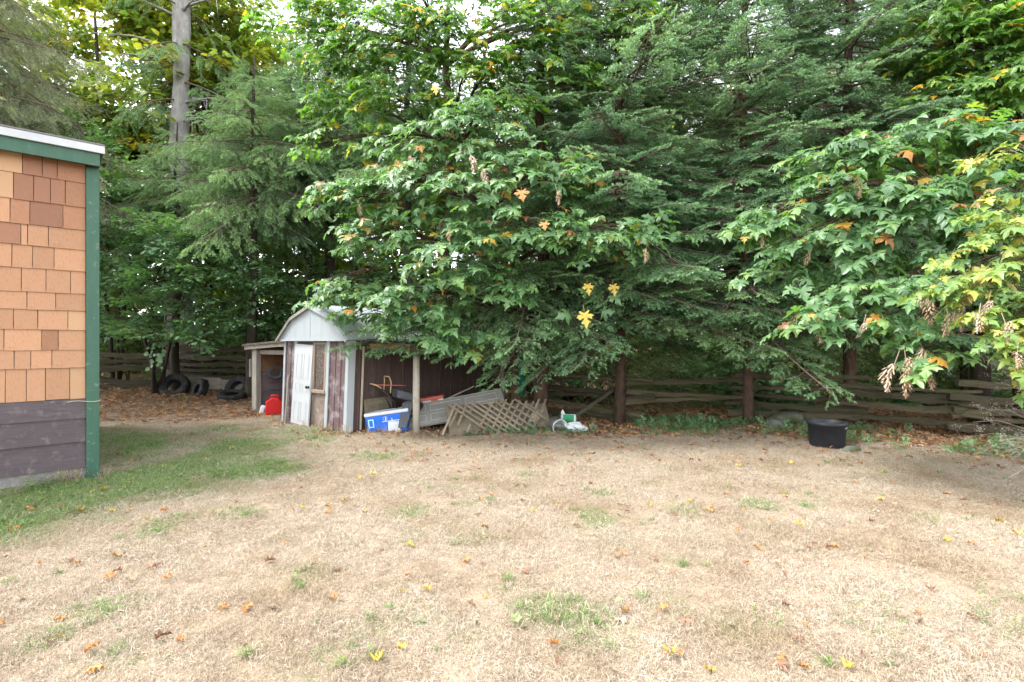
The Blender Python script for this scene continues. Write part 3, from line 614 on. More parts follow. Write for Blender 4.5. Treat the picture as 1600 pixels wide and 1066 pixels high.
tyre((gx(312,14.2),14.2,.13), 70, -38, .31, 'half buried tyre turned on edge between two larger tyres')
tyre((gx(372,14.3),14.3,.19), 60, -6, .34, 'worn tyre leaning on the fence next to the wood store', .22)
tyre((gx(362,13.6),13.6,.06), 12, 20, .33, 'flat lying tyre half covered by fallen leaves')

# ------------------------------------------------------------------ split rail fences
def rail_mesh(seed, mat):
    r = random.Random(seed); mb = MB(); n = 5; K = 9
    base = [(-.5,-.45),(.5,-.5+r.uniform(0,.2)),(.55,.1+r.uniform(-.2,.2)),(r.uniform(-.1,.3),.5),(-.5,r.uniform(.1,.4))]
    rings = []
    for i in range(K):
        tpr = 1-.35*(i/(K-1)) if seed % 2 else .72+.28*(i/(K-1)); wob = (r.uniform(-.14,.14), r.uniform(-.16,.16))
        rings.append([(i/(K-1)+(r.uniform(-.012,.012) if i in (0,K-1) else 0), (a_*tpr+wob[0]+r.uniform(-.07,.07)), (b_*tpr+wob[1]+r.uniform(-.11,.11))) for a_, b_ in base])
    mb.add([v for q in rings for v in q], [(i*n+j, i*n+(j+1) % n, (i+1)*n+(j+1) % n, (i+1)*n+j) for i in range(K-1) for j in range(n)]+[tuple(range(n)), tuple((K-1)*n+j for j in range(n))])
    return mb.mesh('rail', mat)
RV = [rail_mesh(i, M['rail']) for i in range(8)]; RF = [rail_mesh(i+20, M['rail_far']) for i in range(8)]
def fence(nodes, label, variants, nrail=5, top=.95, seed=1):
    r = random.Random(seed); x0, y0 = nodes[0]
    f = empty('rail_fence', (x0, y0, gz(x0, y0))); tag(f, label, 'fence')
    for i in range(len(nodes)-1):
        a_ = Vector((*nodes[i], 0)); b_ = Vector((*nodes[i+1], 0)); d = (b_-a_).normalized()
        for k in range(nrail):
            if r.random() < .14 and 0 < k < nrail-1: continue
            hgt = r.uniform(.09,.20)*(top/.95); wid = r.uniform(.09,.16)
            za = .06+k*(top-.1)/(nrail-1)+(0 if i % 2 else .085)+r.uniform(-.06,.06); zb = .06+k*(top-.1)/(nrail-1)+(0 if i % 2 else .085)+r.uniform(-.07,.06)
            if r.random() < .3: zb -= r.uniform(.04,.16)
            e0, e1 = r.uniform(.14,.34), r.uniform(.14,.34)
            p0 = a_-d*e0; p1 = b_+d*e1; off = Vector((-d.y, d.x, 0))*r.uniform(-.04,.04)
            p0 = Vector((p0.x, p0.y, gz(a_.x,a_.y)+za))+off; p1 = Vector((p1.x, p1.y, gz(b_.x,b_.y)+zb))+off
            Mx = frame(p0, p1-p0, (0,0,1)) @ Matrix.Rotation(R(r.uniform(-12,12)),4,'X') @ Matrix.Diagonal(((p1-p0).length, wid, hgt, 1))
            link('rail', r.choice(variants), f, world=Mx)
    return f
fence([(.70,11.2),(2.55,10.35),(4.80,10.75),(6.45,9.75),(7.75,8.75),(9.6,8.6),(11.4,7.7)], 'zigzag split rail fence running behind the spruce trunks and black tub', RV, 5, .86, 3)
fence([(-14.8,14.6),(-12.7,15.0),(-10.4,15.75),(-7.3,15.2),(-5.0,15.7),(-2.6,14.7),(-.6,12.9),(.55,11.3)], 'old split rail fence with tyres leaning against it', RF, 6, 1.12, 5)
# boards at the foot of the far fence
for i, (a_, b_, w_) in enumerate((((gx(262,15.0),15.0),(gx(345,15.1),15.1),.42), ((gx(330,15.15),15.15),(gx(400,14.95),14.95),.36))):
    mb = MB(); p0 = Vector((*a_, gz(*a_)-.03)); p1 = Vector((*b_, gz(*b_)-.03)); mb.beam(p0+Vector((0,0,w_/2)), p1+Vector((0,0,w_/2-.03)), .035, w_)
    thing('wide_plank', M['grey_woodx'], mb, None, ('wide grey plank on edge behind the large worn tyre', 'wide grey plank on edge behind the tyre next to the wood store')[i], 'plank', world=I4, bevel=.004)
# mossy field stones at the fence foot
def stone(x, y, r, seed, label):
    rr = random.Random(seed); bm = bmesh.new(); bmesh.ops.create_icosphere(bm, subdivisions=3, radius=1)
    k = [rr.uniform(-2,2) for _ in range(6)]
    for v in bm.verts:
        v.co *= 1+.16*math.sin(v.co.x*2.3+k[0])*math.sin(v.co.y*2.7+k[1])+.10*math.sin(v.co.z*3.1+k[2]+v.co.x*2); v.co.x *= r*1.35; v.co.y *= r; v.co.z *= r*.62
    me = bpy.data.meshes.new('stone'); bm.to_mesh(me); bm.free(); me.materials.append(M['stone']); me.polygons.foreach_set('use_smooth', [True]*len(me.polygons))
    return tag(link('field_stone', me, world=Matrix.Translation((x, y, gz(x,y)+r*.28)) @ Matrix.Rotation(rr.uniform(0,3),4,'Z')), label, 'stone')
stone(gx(1232,10.15), 10.25, .26, 1, 'large mossy stone under the bottom fence rail'); stone(gx(1215,9.5), 9.6, .16, 2, 'flat grey stone on the leaves in front of the mossy stone')
stone(5.05, 7.62, .10, 3, 'small flat stone in the grass in front of the black tub')

# ------------------------------------------------------------------ scatter by geometry nodes (leaf masses, needles, grass: stuff nobody counts)
_ng = {}
def scatter_group(sources):
    key = tuple(o.name for o in sources)
    if key in _ng: return _ng[key]
    ng = bpy.data.node_groups.new('scatter', 'GeometryNodeTree'); ng.is_modifier = True
    ng.interface.new_socket('Geometry', in_out='INPUT', socket_type='NodeSocketGeometry'); ng.interface.new_socket('Geometry', in_out='OUTPUT', socket_type='NodeSocketGeometry')
    N = ng.nodes; gi = N.new('NodeGroupInput'); go = N.new('NodeGroupOutput')
    jn = N.new('GeometryNodeJoinGeometry')
    for o in reversed(sources):
        oi = N.new('GeometryNodeObjectInfo'); oi.inputs['Object'].default_value = o
        g2 = N.new('GeometryNodeGeometryToInstance'); ng.links.new(oi.outputs['Geometry'], g2.inputs[0]); ng.links.new(g2.outputs[0], jn.inputs[0])
    ip = N.new('GeometryNodeInstanceOnPoints'); ip.inputs['Pick Instance'].default_value = True
    def na(nm, ty):
        n = N.new('GeometryNodeInputNamedAttribute'); n.data_type = ty; n.inputs['Name'].default_value = nm; return n.outputs[0]
    er = N.new('FunctionNodeEulerToRotation'); ng.links.new(na('rot','FLOAT_VECTOR'), er.inputs[0])
    ng.links.new(gi.outputs[0], ip.inputs['Points']); ng.links.new(jn.outputs[0], ip.inputs['Instance'])
    ng.links.new(na('idx','INT'), ip.inputs['Instance Index']); ng.links.new(er.outputs[0], ip.inputs['Rotation']); ng.links.new(na('scl','FLOAT'), ip.inputs['Scale'])
    ng.links.new(ip.outputs[0], go.inputs[0]); _ng[key] = ng; return ng
def source(name, me):              # holds a shape for scattering, itself not in the scene
    return bpy.data.objects.new(name, me)
def scatter(name, P, E, Sc, Ix, sources, parent=None, extra=None):
    me = bpy.data.meshes.new(name); n = len(P)
    me.vertices.add(n); me.vertices.foreach_set('co', np.asarray(P, np.float32).reshape(-1))
    a_ = me.attributes.new('rot','FLOAT_VECTOR','POINT'); a_.data.foreach_set('vector', np.asarray(E, np.float32).reshape(-1))
    a_ = me.attributes.new('scl','FLOAT','POINT'); a_.data.foreach_set('value', np.asarray(Sc, np.float32))
    a_ = me.attributes.new('idx','INT','POINT'); a_.data.foreach_set('value', np.asarray(Ix, np.int32))
    for k, v in (extra or {}).items():
        a_ = me.attributes.new(k,'FLOAT','POINT'); a_.data.foreach_set('value', np.asarray(v, np.float32))
    o = link(name, me, parent, world=I4); md = o.modifiers.new('scatter','NODES'); md.node_group = scatter_group(sources)
    o['kind'] = 'stuff'; return o
def raw_mesh(name, V, F, mat, tone=None, mat_idx=None):
    """fast mesh from numpy triangles"""
    V = np.asarray(V, np.float32); F = np.asarray(F, np.int32); me = bpy.data.meshes.new(name)
    me.vertices.add(len(V)); me.vertices.foreach_set('co', V.reshape(-1)); k = F.shape[1]
    me.loops.add(F.size); me.loops.foreach_set('vertex_index', F.reshape(-1)); me.polygons.add(len(F))
    me.polygons.foreach_set('loop_start', np.arange(0, F.size, k, dtype=np.int32)); me.polygons.foreach_set('loop_total', np.full(len(F), k, np.int32))
    for m_ in (mat if isinstance(mat, (list, tuple)) else [mat]): me.materials.append(m_)
    if mat_idx is not None: me.polygons.foreach_set('material_index', np.asarray(mat_idx, np.int32))
    if tone is not None:
        a_ = me.attributes.new('tone','FLOAT','POINT'); a_.data.foreach_set('value', np.asarray(tone, np.float32))
    me.update(calc_edges=True); return me

# ------------------------------------------------------------------ grass
m, t, b = newmat('grass_blades'); M['grass'] = m
geo = nd(t, 'ShaderNodeNewGeometry'); n1 = nd(t, 'ShaderNodeTexNoise', Scale=1.1, Detail=5); n3 = nd(t, 'ShaderNodeTexNoise', Scale=9, Detail=4)
for n in (n1, n3): t.links.new(geo.outputs['Position'], n.inputs['Vector'])
tn = nd(t, 'ShaderNodeAttribute', attribute_name='tone')
straw = ramp(t, tn.outputs['Fac'], [(0,(.17,.125,.085)),(.25,(.325,.26,.19)),(.6,(.44,.37,.285)),(1,(.55,.49,.40))])
brown = ramp(t, tn.outputs['Fac'], [(0,(.13,.094,.06)),(.5,(.29,.215,.135)),(1,(.40,.315,.21))])
f1 = ramp(t, n1.outputs[0], [(.45,(0,0,0)),(.68,(.9,.9,.9))]); c = mixc(t, f1, straw, brown)
f3 = ramp(t, n3.outputs[0], [(.55,(0,0,0)),(.72,(1,1,1))]); mh = nd(t, 'ShaderNodeMath', operation='MULTIPLY'); mh.inputs[1].default_value = .75; t.links.new(f3, mh.inputs[0]); c = mixc(t, mh.outputs[0], c, brown)
grn = ramp(t, tn.outputs['Fac'], [(0,(.085,.15,.04)),(.5,(.135,.23,.06)),(1,(.21,.30,.10))])
ga = nd(t, 'ShaderNodeAttribute', attribute_name='green', attribute_type='INSTANCER'); mg = nd(t, 'ShaderNodeMath', operation='SUBTRACT'); t.links.new(ga.outputs['Fac'], mg.inputs[0])
hb = nd(t, 'ShaderNodeAttribute', attribute_name='pick'); t.links.new(hb.outputs['Fac'], mg.inputs[1])
gs = nd(t, 'ShaderNodeMath', operation='MULTIPLY', use_clamp=True); gs.inputs[1].default_value = 8; t.links.new(mg.outputs[0], gs.inputs[0])
c = mixc(t, gs.outputs[0], c, grn)
t.links.new(c, b.inputs['Base Color']); b.inputs['Roughness'].default_value = .7; b.inputs['Specular IOR Level'].default_value = .2
tr = nd(t, 'ShaderNodeBsdfTranslucent'); t.links.new(c, tr.inputs[0]); mx = nd(t, 'ShaderNodeMixShader'); mx.inputs[0].default_value = .3
t.links.new(b.outputs[0], mx.inputs[1]); t.links.new(tr.outputs[0], mx.inputs[2]); t.links.new(mx.outputs[0], t.nodes['Material Output'].inputs[0])
def grass_patch(seed, n=900, rad=.155, lmin=.012, lmax=.045, lie=(25,86), wid=.0021):
    r = np.random.default_rng(seed); rr = rad*np.sqrt(r.random(n)); th = r.random(n)*2*np.pi
    bx, by = rr*np.cos(th), rr*np.sin(th); L = r.uniform(lmin, lmax, n); az = r.random(n)*2*np.pi; ti = np.radians(r.uniform(*lie, n))
    d = np.stack([np.sin(ti)*np.cos(az), np.sin(ti)*np.sin(az), np.cos(ti)], 1); s_ = np.stack([-np.sin(az), np.cos(az), np.zeros(n)], 1)
    s_ = s_*np.cos(.8)+np.stack([np.zeros(n)]*2+[np.ones(n)], 1)*np.sin(.8)*r.choice([-1,1],n)[:,None]*.6
    B = np.stack([bx, by, r.uniform(-.004,.014,n)], 1); wv = wid*r.uniform(.6,1.4,n)[:,None]
    mid = B+d*(L*.55)[:,None]; tip = B+d*L[:,None]; tip[:,2] -= L*r.uniform(.05,.4,n); tip[:,2] = np.maximum(tip[:,2], .003)
    V = np.stack([B-s_*wv*.5, B+s_*wv*.5, mid-s_*wv*.45, mid+s_*wv*.45, tip], 1).reshape(-1,3); k = np.arange(n)[:,None]*5
    F = np.concatenate([k+[0,1,3], k+[0,3,2], k+[2,3,4]], 0); tone = np.repeat(r.random(n), 5); pick = np.repeat(r.random(n)*.9+.05, 5)
    me = raw_mesh('grass_patch', V, F, M['grass'], tone); a_ = me.attributes.new('pick','FLOAT','POINT'); a_.data.foreach_set('value', pick.astype(np.float32)); return me
GS = [source('patch', grass_patch(i)) for i in range(4)]+[source('patch', grass_patch(10+i, 420, .15, .03, .075, (20,75), .0034)) for i in range(3)]
def inside_shed(x, y):
    dx, dy = x-SL.x, y-SL.y; s_ = dx*.823-dy*.568; k_ = dx*.568+dy*.823
    return (s_ > -.03) & (s_ < 2.05) & (k_ > -.02) & (k_ < 4)
def inside_house(x, y):
    dx, dy = x-HC.x, y-HC.y; s_ = dx*.752+dy*.659; k_ = -dx*.659+dy*.752
    return (s_ < .02) & (k_ > -.03)
xs_ = []; step = .155
gx_, gy_ = np.meshgrid(np.arange(-16, 13, step), np.arange(1.9, 12.6, step)); gx_ = gx_.reshape(-1)+rng.uniform(-.08,.08,gx_.size); gy_ = gy_.reshape(-1)+rng.uniform(-.07,.07,gy_.size)
keep = (np.abs(gx_) < gy_*1.06+1.2) & ~inside_shed(gx_, gy_) & ~inside_house(gx_, gy_)
lit = litter_at(gx_, gy_); keep &= rng.random(gx_.size) > lit*.86
dx_, dy_ = gx_-sw(2.6,1.6,0).x, gy_-sw(2.6,1.6,0).y
gx_, gy_, lit = gx_[keep], gy_[keep], lit[keep]; gn = green_at(gx_, gy_)
tall = (rng.random(gx_.size) < np.clip(gn-.25, 0, 1)*.9)
ix = np.where(tall, rng.integers(4,7,gx_.size), rng.integers(0,4,gx_.size))
sc = rng.uniform(.8,1.2,gx_.size)*(1+.22*hnoise(gx_, gy_, 5, 40))
E = np.stack([rng.uniform(-.08,.08,gx_.size), rng.uniform(-.08,.08,gx_.size), rng.uniform(0,6.28,gx_.size)], 1)
o = scatter('lawn_grass', np.stack([gx_, gy_, g(gx_, gy_)-.004], 1), E, sc, ix, GS, extra={'green': np.clip(gn*.85, 0, .85)})
tag(o, 'dry straw coloured lawn grass with green patches', 'grass', kind='stuff')

# ------------------------------------------------------------------ leaves
HALF = [(0,.03),(.13,-.05),(.27,-.12),(.46,-.15),(.37,.02),(.25,.11),(.42,.10),(.58,.12),(.77,.27),(.56,.32),(.54,.46),(.38,.41),(.18,.36),(.25,.53),(.41,.66),(.27,.70),(.19,.75),(.12,.87),(0,1.08)]
def maple_shape(seed, fold=.18, droop=.25, wob=.07, petiole=.55, wide=1.0):
    r = np.random.default_rng(seed)
    right = [np.array(p)*r.uniform(.92,1.08) if 0 < i < len(HALF)-1 else np.array(p) for i, p in enumerate(HALF)]
    left = [np.array((-p[0], p[1]))*r.uniform(.92,1.08) for p in HALF[1:-1]][::-1]
    out = np.array(right+left); c = np.array([[0,.30]]); P2 = np.concatenate([c, out]); n = len(out)
    mid = c+(out-c)*.5; P2 = np.concatenate([P2, mid])
    F = []
    for i in range(n):
        j = (i+1) % n; F += [(0, 1+n+i, 1+n+j), (1+n+i, 1+i, 1+j), (1+n+i, 1+j, 1+n+j)]
    x, y = P2[:,0], P2[:,1]; rr = np.hypot(x, y-.3)
    z = fold*np.abs(x)*.9-droop*rr**2+wob*np.sin(9*np.arctan2(x, y-.3)+r.uniform(0,6))*rr+wob*.6*r.normal(size=len(x))*(rr > .3)*.3
    V = np.stack([y, -x*r.uniform(.72,1.02)*wide, z], 1)
    if petiole:
        k = len(V); V = np.concatenate([V, [(0.03,.012,0),(0.03,-.012,0),(-petiole,.010,.10),(-petiole,-.010,.10)]]); F += [(k,k+1,k+3),(k,k+3,k+2)]
    return V, np.array(F)
def leaf_source(seed, mat, **kw):
    V, F = maple_shape(seed, **kw); me = raw_mesh('leaf', V, F, mat); me.polygons.foreach_set('use_smooth', [True]*len(F)); return source('leaf', me)
GREENS = [(0,(.065,.140,.055)),(.35,(.088,.180,.070)),(.7,(.112,.215,.078)),(.95,(.155,.255,.075)),(.965,(.34,.25,.03)),(.985,(.36,.17,.03)),(1,(.20,.09,.04))]
M['maple'] = leafmat('maple_leaf', GREENS, sheen=.6, rough=.42, trans=.42)
M['maple_bright'] = leafmat('maple_leaf_bright', [(0,(.065,.145,.032)),(.5,(.10,.20,.04)),(.9,(.15,.26,.05)),(.96,(.40,.33,.03)),(1,(.45,.24,.03))], sheen=.5, rough=.4, trans=.48)
M['maple_yellow'] = leafmat('maple_leaf_yellowing', [(0,(.085,.17,.045)),(.35,(.14,.235,.05)),(.65,(.22,.29,.05)),(.88,(.34,.34,.06)),(.95,(.36,.27,.06)),(1,(.24,.13,.06))], sheen=.5, rough=.42, trans=.35, tcol=(1.3,1.35,.7))
M['maple_gold'] = leafmat('maple_leaf_gold', [(0,(.10,.17,.035)),(.4,(.16,.23,.04)),(.8,(.24,.28,.045)),(1,(.33,.29,.05))], sheen=.4, rough=.5, trans=.5, tcol=(1.4,1.4,.6))
M['small_leaf'] = leafmat('small_leaf', [(0,(.078,.160,.072)),(.5,(.112,.215,.095)),(1,(.155,.265,.115))], sheen=.6, rough=.4, trans=.32)
M['shrub_leaf'] = leafmat('shrub_leaf', [(0,(.08,.13,.05)),(.5,(.12,.19,.075)),(.85,(.17,.235,.09)),(1,(.24,.26,.09))], sheen=.5, rough=.45, trans=.42)
M['far_leaf'] = leafmat('far_leaf', [(0,(.05,.09,.03)),(.5,(.09,.15,.04)),(.85,(.15,.20,.05)),(1,(.26,.24,.05))], sheen=.4, rough=.5, trans=.5)
M['spruce'] = leafmat('spruce_needles', [(0,(.078,.155,.076)),(.5,(.128,.235,.112)),(1,(.195,.31,.145))], sheen=.4, rough=.5, trans=.35, attr=True, tcol=(1.3,1.4,.8))
M['bluefir'] = leafmat('fir_needles', [(0,(.085,.155,.075)),(.5,(.135,.225,.108)),(1,(.19,.29,.135))], sheen=.4, rough=.5, trans=.32, attr=True)
M['lichen'] = leafmat('lichen_needles', [(0,(.11,.14,.085)),(.5,(.17,.19,.12)),(1,(.25,.26,.18))], sheen=.3, rough=.7, trans=.25, attr=True)
M['dry_leaf'] = leafmat('dry_leaf', [(0,(.16,.08,.045)),(.3,(.25,.13,.068)),(.55,(.35,.19,.095)),(.8,(.42,.26,.15)),(.94,(.48,.27,.07)),(1,(.44,.34,.23))], sheen=.3, rough=.65, trans=.15, tcol=(1.2,1,.7))
M['dry_seed'] = leafmat('dry_seed', [(0,(.30,.20,.13)),(.5,(.38,.27,.19)),(1,(.44,.34,.26))], sheen=.2, rough=.8, trans=.15, tcol=(1.1,1,.9))
M['seed_grey'] = surf('grey_seed_head', (.17,.145,.12), (.28,.245,.21), 20, (1,1,1), .95, .2)
for k, c_ in (('fallen_brown',(.21,.115,.07)),('fallen_orange',(.42,.20,.07)),('fallen_yellow',(.44,.32,.06)),('fallen_pale',(.36,.28,.20)),('fallen_green',(.28,.33,.14))):
    M[k] = leafmat(k, [(0,tuple(v*.8 for v in c_)),(1,tuple(min(.75,v*1.2) for v in c_))], sheen=.3, rough=.55, trans=.15, tcol=(1.1,1,.8))
LS = {k: [leaf_source(10*i+j, M[k], fold=f, droop=d) for j, (f, d) in enumerate(((.15,.30),(.35,.55),(.05,.22),(-.1,.6),(.5,.3),(.2,.9)))] for i, k in enumerate(('maple','maple_bright','maple_yellow','maple_gold'))}

def eulers(D, Nn):
    x = D/np.linalg.norm(D, axis=1, keepdims=True); y = np.cross(Nn, x); y /= np.linalg.norm(y, axis=1, keepdims=True)+1e-9; z = np.cross(x, y)
    return np.stack([np.arctan2(y[:,2], z[:,2]), np.arcsin(np.clip(-x[:,2], -1, 1)), np.arctan2(x[:,1], x[:,0])], 1)
def curve_pts(a, b, sag, n=6, jit=.0, r=random):
    a = Vector(a); b = Vector(b); L = (b-a).length
    return [a.lerp(b, i/(n-1))+Vector((r.uniform(-1,1)*jit*L, r.uniform(-1,1)*jit*L, sag*L*math.sin(math.pi*i/(n-1)))) for i in range(n)]

def maple(name, label, trunk, radii, blobs, mat, size=.24, dens=16, n_ind=0, bark='bark_brown', group=None, seed=1, limb_r=.03, facing=.5, extra=()):
    """trunk: points; blobs: (centre, (rx,ry,rz)); sprays of opposite leaves fill the blobs; extra: (point, direction) for single leaves"""
    r = random.Random(seed); q = np.random.default_rng(seed)
    base = Vector(trunk[0]); root = empty(name, base); tag(root, label, 'tree', group)
    mb = MB(); mb.tube(trunk, radii, 10); trunk = [Vector(p) for p in trunk]
    P, D, N_, S_ = [], [], [], []
    for c, (rx, ry, rz) in blobs:
        c = Vector(c)
        k = min(range(1, len(trunk)), key=lambda i: (trunk[i]-c).length+abs(trunk[i].z-c.z)*.3+max(0, trunk[i].z-c.z)*.5)
        a_ = trunk[k]; lp_ = curve_pts(a_, c, .10, 7, .02, r); Lr = max(limb_r*.6, limb_r*min(1.4, (c-a_).length/1.5))
        mb.tube(lp_, [Lr*(1-.75*i/6) for i in range(7)], 6, cap=False)
        ns = max(3, int(dens*(rx*rz+.6*rx*ry+.6*ry*rz)*1.6))
        for _ in range(ns):
            v = Vector(q.normal(size=3)); v.normalize(); rad = q.random()**.45
            p = c+Vector((v.x*rx, v.y*ry, v.z*rz))*rad
            o_ = Vector((v.x, v.y*.8-.25, v.z*.25-.15)); o_ = (o_+(c-a_).normalized()*.6); o_.z = min(o_.z, .15); o_.normalize()
            st = lp_[r.choice((3,4,5,6))]; mb.tube([st, st.lerp(p, .55)+Vector((0,0,.05)), p], [.007,.005,.003], 4, cap=False)
            L = r.uniform(.25,.5)*size/.24; e_ = p+o_*L+Vector((0,0,-.06)); mb.tube([p, e_], [.003,.0015], 3, cap=False)
            side = o_.cross(Vector((0,0,1))).normalized()
            for t_ in (0,.33,.66,1.0):
                for sg in (-1, 1):
                    if r.random() < .12: continue
                    b_ = p.lerp(e_, t_); d = side*sg*r.uniform(.5,1.0)+o_*r.uniform(.25,.8)+Vector((r.gauss(0,.2), r.gauss(0,.2)-.15, -r.uniform(.15,1.0)))
                    d.normalize(); s_ = size*r.uniform(.5,1.25)
                    P.append(b_+d*s_*.55); D.append(d); S_.append(s_); N_.append((r.gauss(0,.35)+o_.x*.35, r.gauss(0,.3)-facing, 1.0))
    for p, d, s_ in extra: P.append(Vector(p)); D.append(Vector(d)); S_.append(s_); N_.append((0,-1,.4))
    mb.build('trunk', M[bark], root, smooth=True, world=I4)
    P = np.array([tuple(p) for p in P]); D = np.array([tuple(d) for d in D]); N_ = np.array(N_, float); S_ = np.array(S_); E_ = eulers(D, N_); src = LS[mat]; ix_ = q.integers(0, len(src), len(P))
    ind = np.zeros(len(P), bool)
    if n_ind:
        px_ = P[:,0]/P[:,1]*FPX+800; vis = np.where((px_ > -20) & (px_ < 1620) & (P[:,2] < CAMZ+533/FPX*P[:,1]), 0, 50)
        ind[np.argsort(P[:,1]+vis)[:n_ind]] = True
    for i in np.nonzero(ind)[0]:
        link('leaf', src[ix_[i]].data, root, world=Matrix.LocRotScale(Vector(P[i]), Euler(E_[i]), Vector((S_[i],)*3)))
    if (~ind).any(): scatter('crown', P[~ind], E_[~ind], S_[~ind], ix_[~ind], src, root)
    return root

# ------------------------------------------------------------------ conifer boughs
def bough_mesh(seed, mat, L=1.8, droop=.28, lat=.62, hang=.25, step=.065, needles=20, nl=.022, nw=.0042, shoot=(.07,.13), bare=.22, up=.10):
    r = np.random.default_rng(seed); mb = MB()
    def axis(s): return np.array([s*L, 0.04*np.sin(s*5+seed), -droop*L*s**1.4+up*L*max(0, s-.6)**1.5])
    mb.tube([axis(s) for s in np.linspace(0,1,9)], [.016*(1-.9*s)+.002 for s in np.linspace(0,1,9)], 5, cap=False)
    A, Dd, Ln, Tn = [], [], [], []
    s = bare
    k = 0
    while s < 1:
        b0 = axis(s); sg = 1 if k % 2 else -1; k += 1
        ll = lat*(1-s)**.75*r.uniform(.7,1.15)+.10; ang = np.radians(r.uniform(42,66))
        d = np.array([np.cos(ang), sg*np.sin(ang), -hang*r.uniform(.5,1.6)]); d /= np.linalg.norm(d)
        pts = []; p = b0.copy(); n = max(2, int(ll/.055))
        for i in range(n):
            pts.append(p.copy()); dd = d.copy(); dd[2] -= hang*.9*(i/n); dd += r.normal(size=3)*.06; dd /= np.linalg.norm(dd); p = p+dd*ll/n
            frac = i/n
            if frac > .12:
                sd = np.cross(dd, [0,0,1]); sd /= np.linalg.norm(sd)+1e-9
                for g_ in (-1, 1):
                    if r.random() < .10: continue
                    e = dd*.75+sd*g_*.75+np.array([0,0,-hang*.5+r.normal()*.15]); e /= np.linalg.norm(e)
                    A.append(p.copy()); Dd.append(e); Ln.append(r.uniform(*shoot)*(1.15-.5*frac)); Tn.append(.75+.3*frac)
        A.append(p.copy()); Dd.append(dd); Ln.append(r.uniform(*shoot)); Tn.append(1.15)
        mb.tube(pts+[p], [.004*(1-.7*i/len(pts)) for i in range(len(pts)+1)], 3, cap=False)
        s += step/L*r.uniform(.7,1.3)
    e = axis(1)-axis(.95); e /= np.linalg.norm(e)
    for q in range(5): A.append(axis(1-.03*q)); Dd.append(e+np.array([0,.4*(q-2)/2,0])); Ln.append(.13); Tn.append(1.15)
    A, Dd, Ln, Tn = map(np.array, (A, Dd, Ln, Tn)); Dd /= np.linalg.norm(Dd, axis=1, keepdims=True); n = len(A)
    tt = np.tile((np.arange(needles)+.3)/needles, (n,1)); ph = tt*needles*2.4+r.random((n,1))*6.28
    u = np.cross(Dd, r.normal(size=(n,3))); u /= np.linalg.norm(u, axis=1, keepdims=True); v = np.cross(Dd, u)
    rad = u[:,None]*np.cos(ph)[...,None]+v[:,None]*np.sin(ph)[...,None]
    B = A[:,None]+Dd[:,None]*(Ln[:,None]*tt)[...,None]
    nd_ = Dd[:,None]*.75+rad*.8; nd_ /= np.linalg.norm(nd_, axis=2, keepdims=True)
    tw = np.cross(nd_, r.normal(size=nd_.shape)); tw /= np.linalg.norm(tw, axis=2, keepdims=True)
    len_ = nl*(1.1-.4*tt)[...,None]
    V = np.stack([B-tw*nw*.5, B+tw*nw*.5, B+nd_*len_], 2).reshape(-1,3); nf = len(V)//3
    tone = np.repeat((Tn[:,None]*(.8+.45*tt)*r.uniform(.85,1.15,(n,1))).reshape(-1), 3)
    wv = np.array(mb.v); wf = np.array([(f[0],f[1],f[2]) for f in mb.f]+[(f[0],f[2],f[3]) for f in mb.f])
    F = np.concatenate([np.arange(nf*3).reshape(-1,3), wf+len(V)])
    return raw_mesh('bough', np.concatenate([V, wv]), F, [mat, M['twig']], np.concatenate([tone, np.full(len(wv),.8)]), [0]*nf+[1]*len(wf))
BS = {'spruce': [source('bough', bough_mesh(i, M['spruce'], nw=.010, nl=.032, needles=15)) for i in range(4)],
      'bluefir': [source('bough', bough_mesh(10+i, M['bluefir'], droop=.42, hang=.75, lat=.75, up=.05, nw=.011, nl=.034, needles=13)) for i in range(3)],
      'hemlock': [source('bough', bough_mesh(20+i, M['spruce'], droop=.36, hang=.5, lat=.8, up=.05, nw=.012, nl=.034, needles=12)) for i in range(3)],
      'lichen': [source('bough', bough_mesh(30+i, M['lichen'], droop=.45, hang=.9, lat=.7, up=.0, nw=.009, nl=.045, needles=12)) for i in range(3)]}
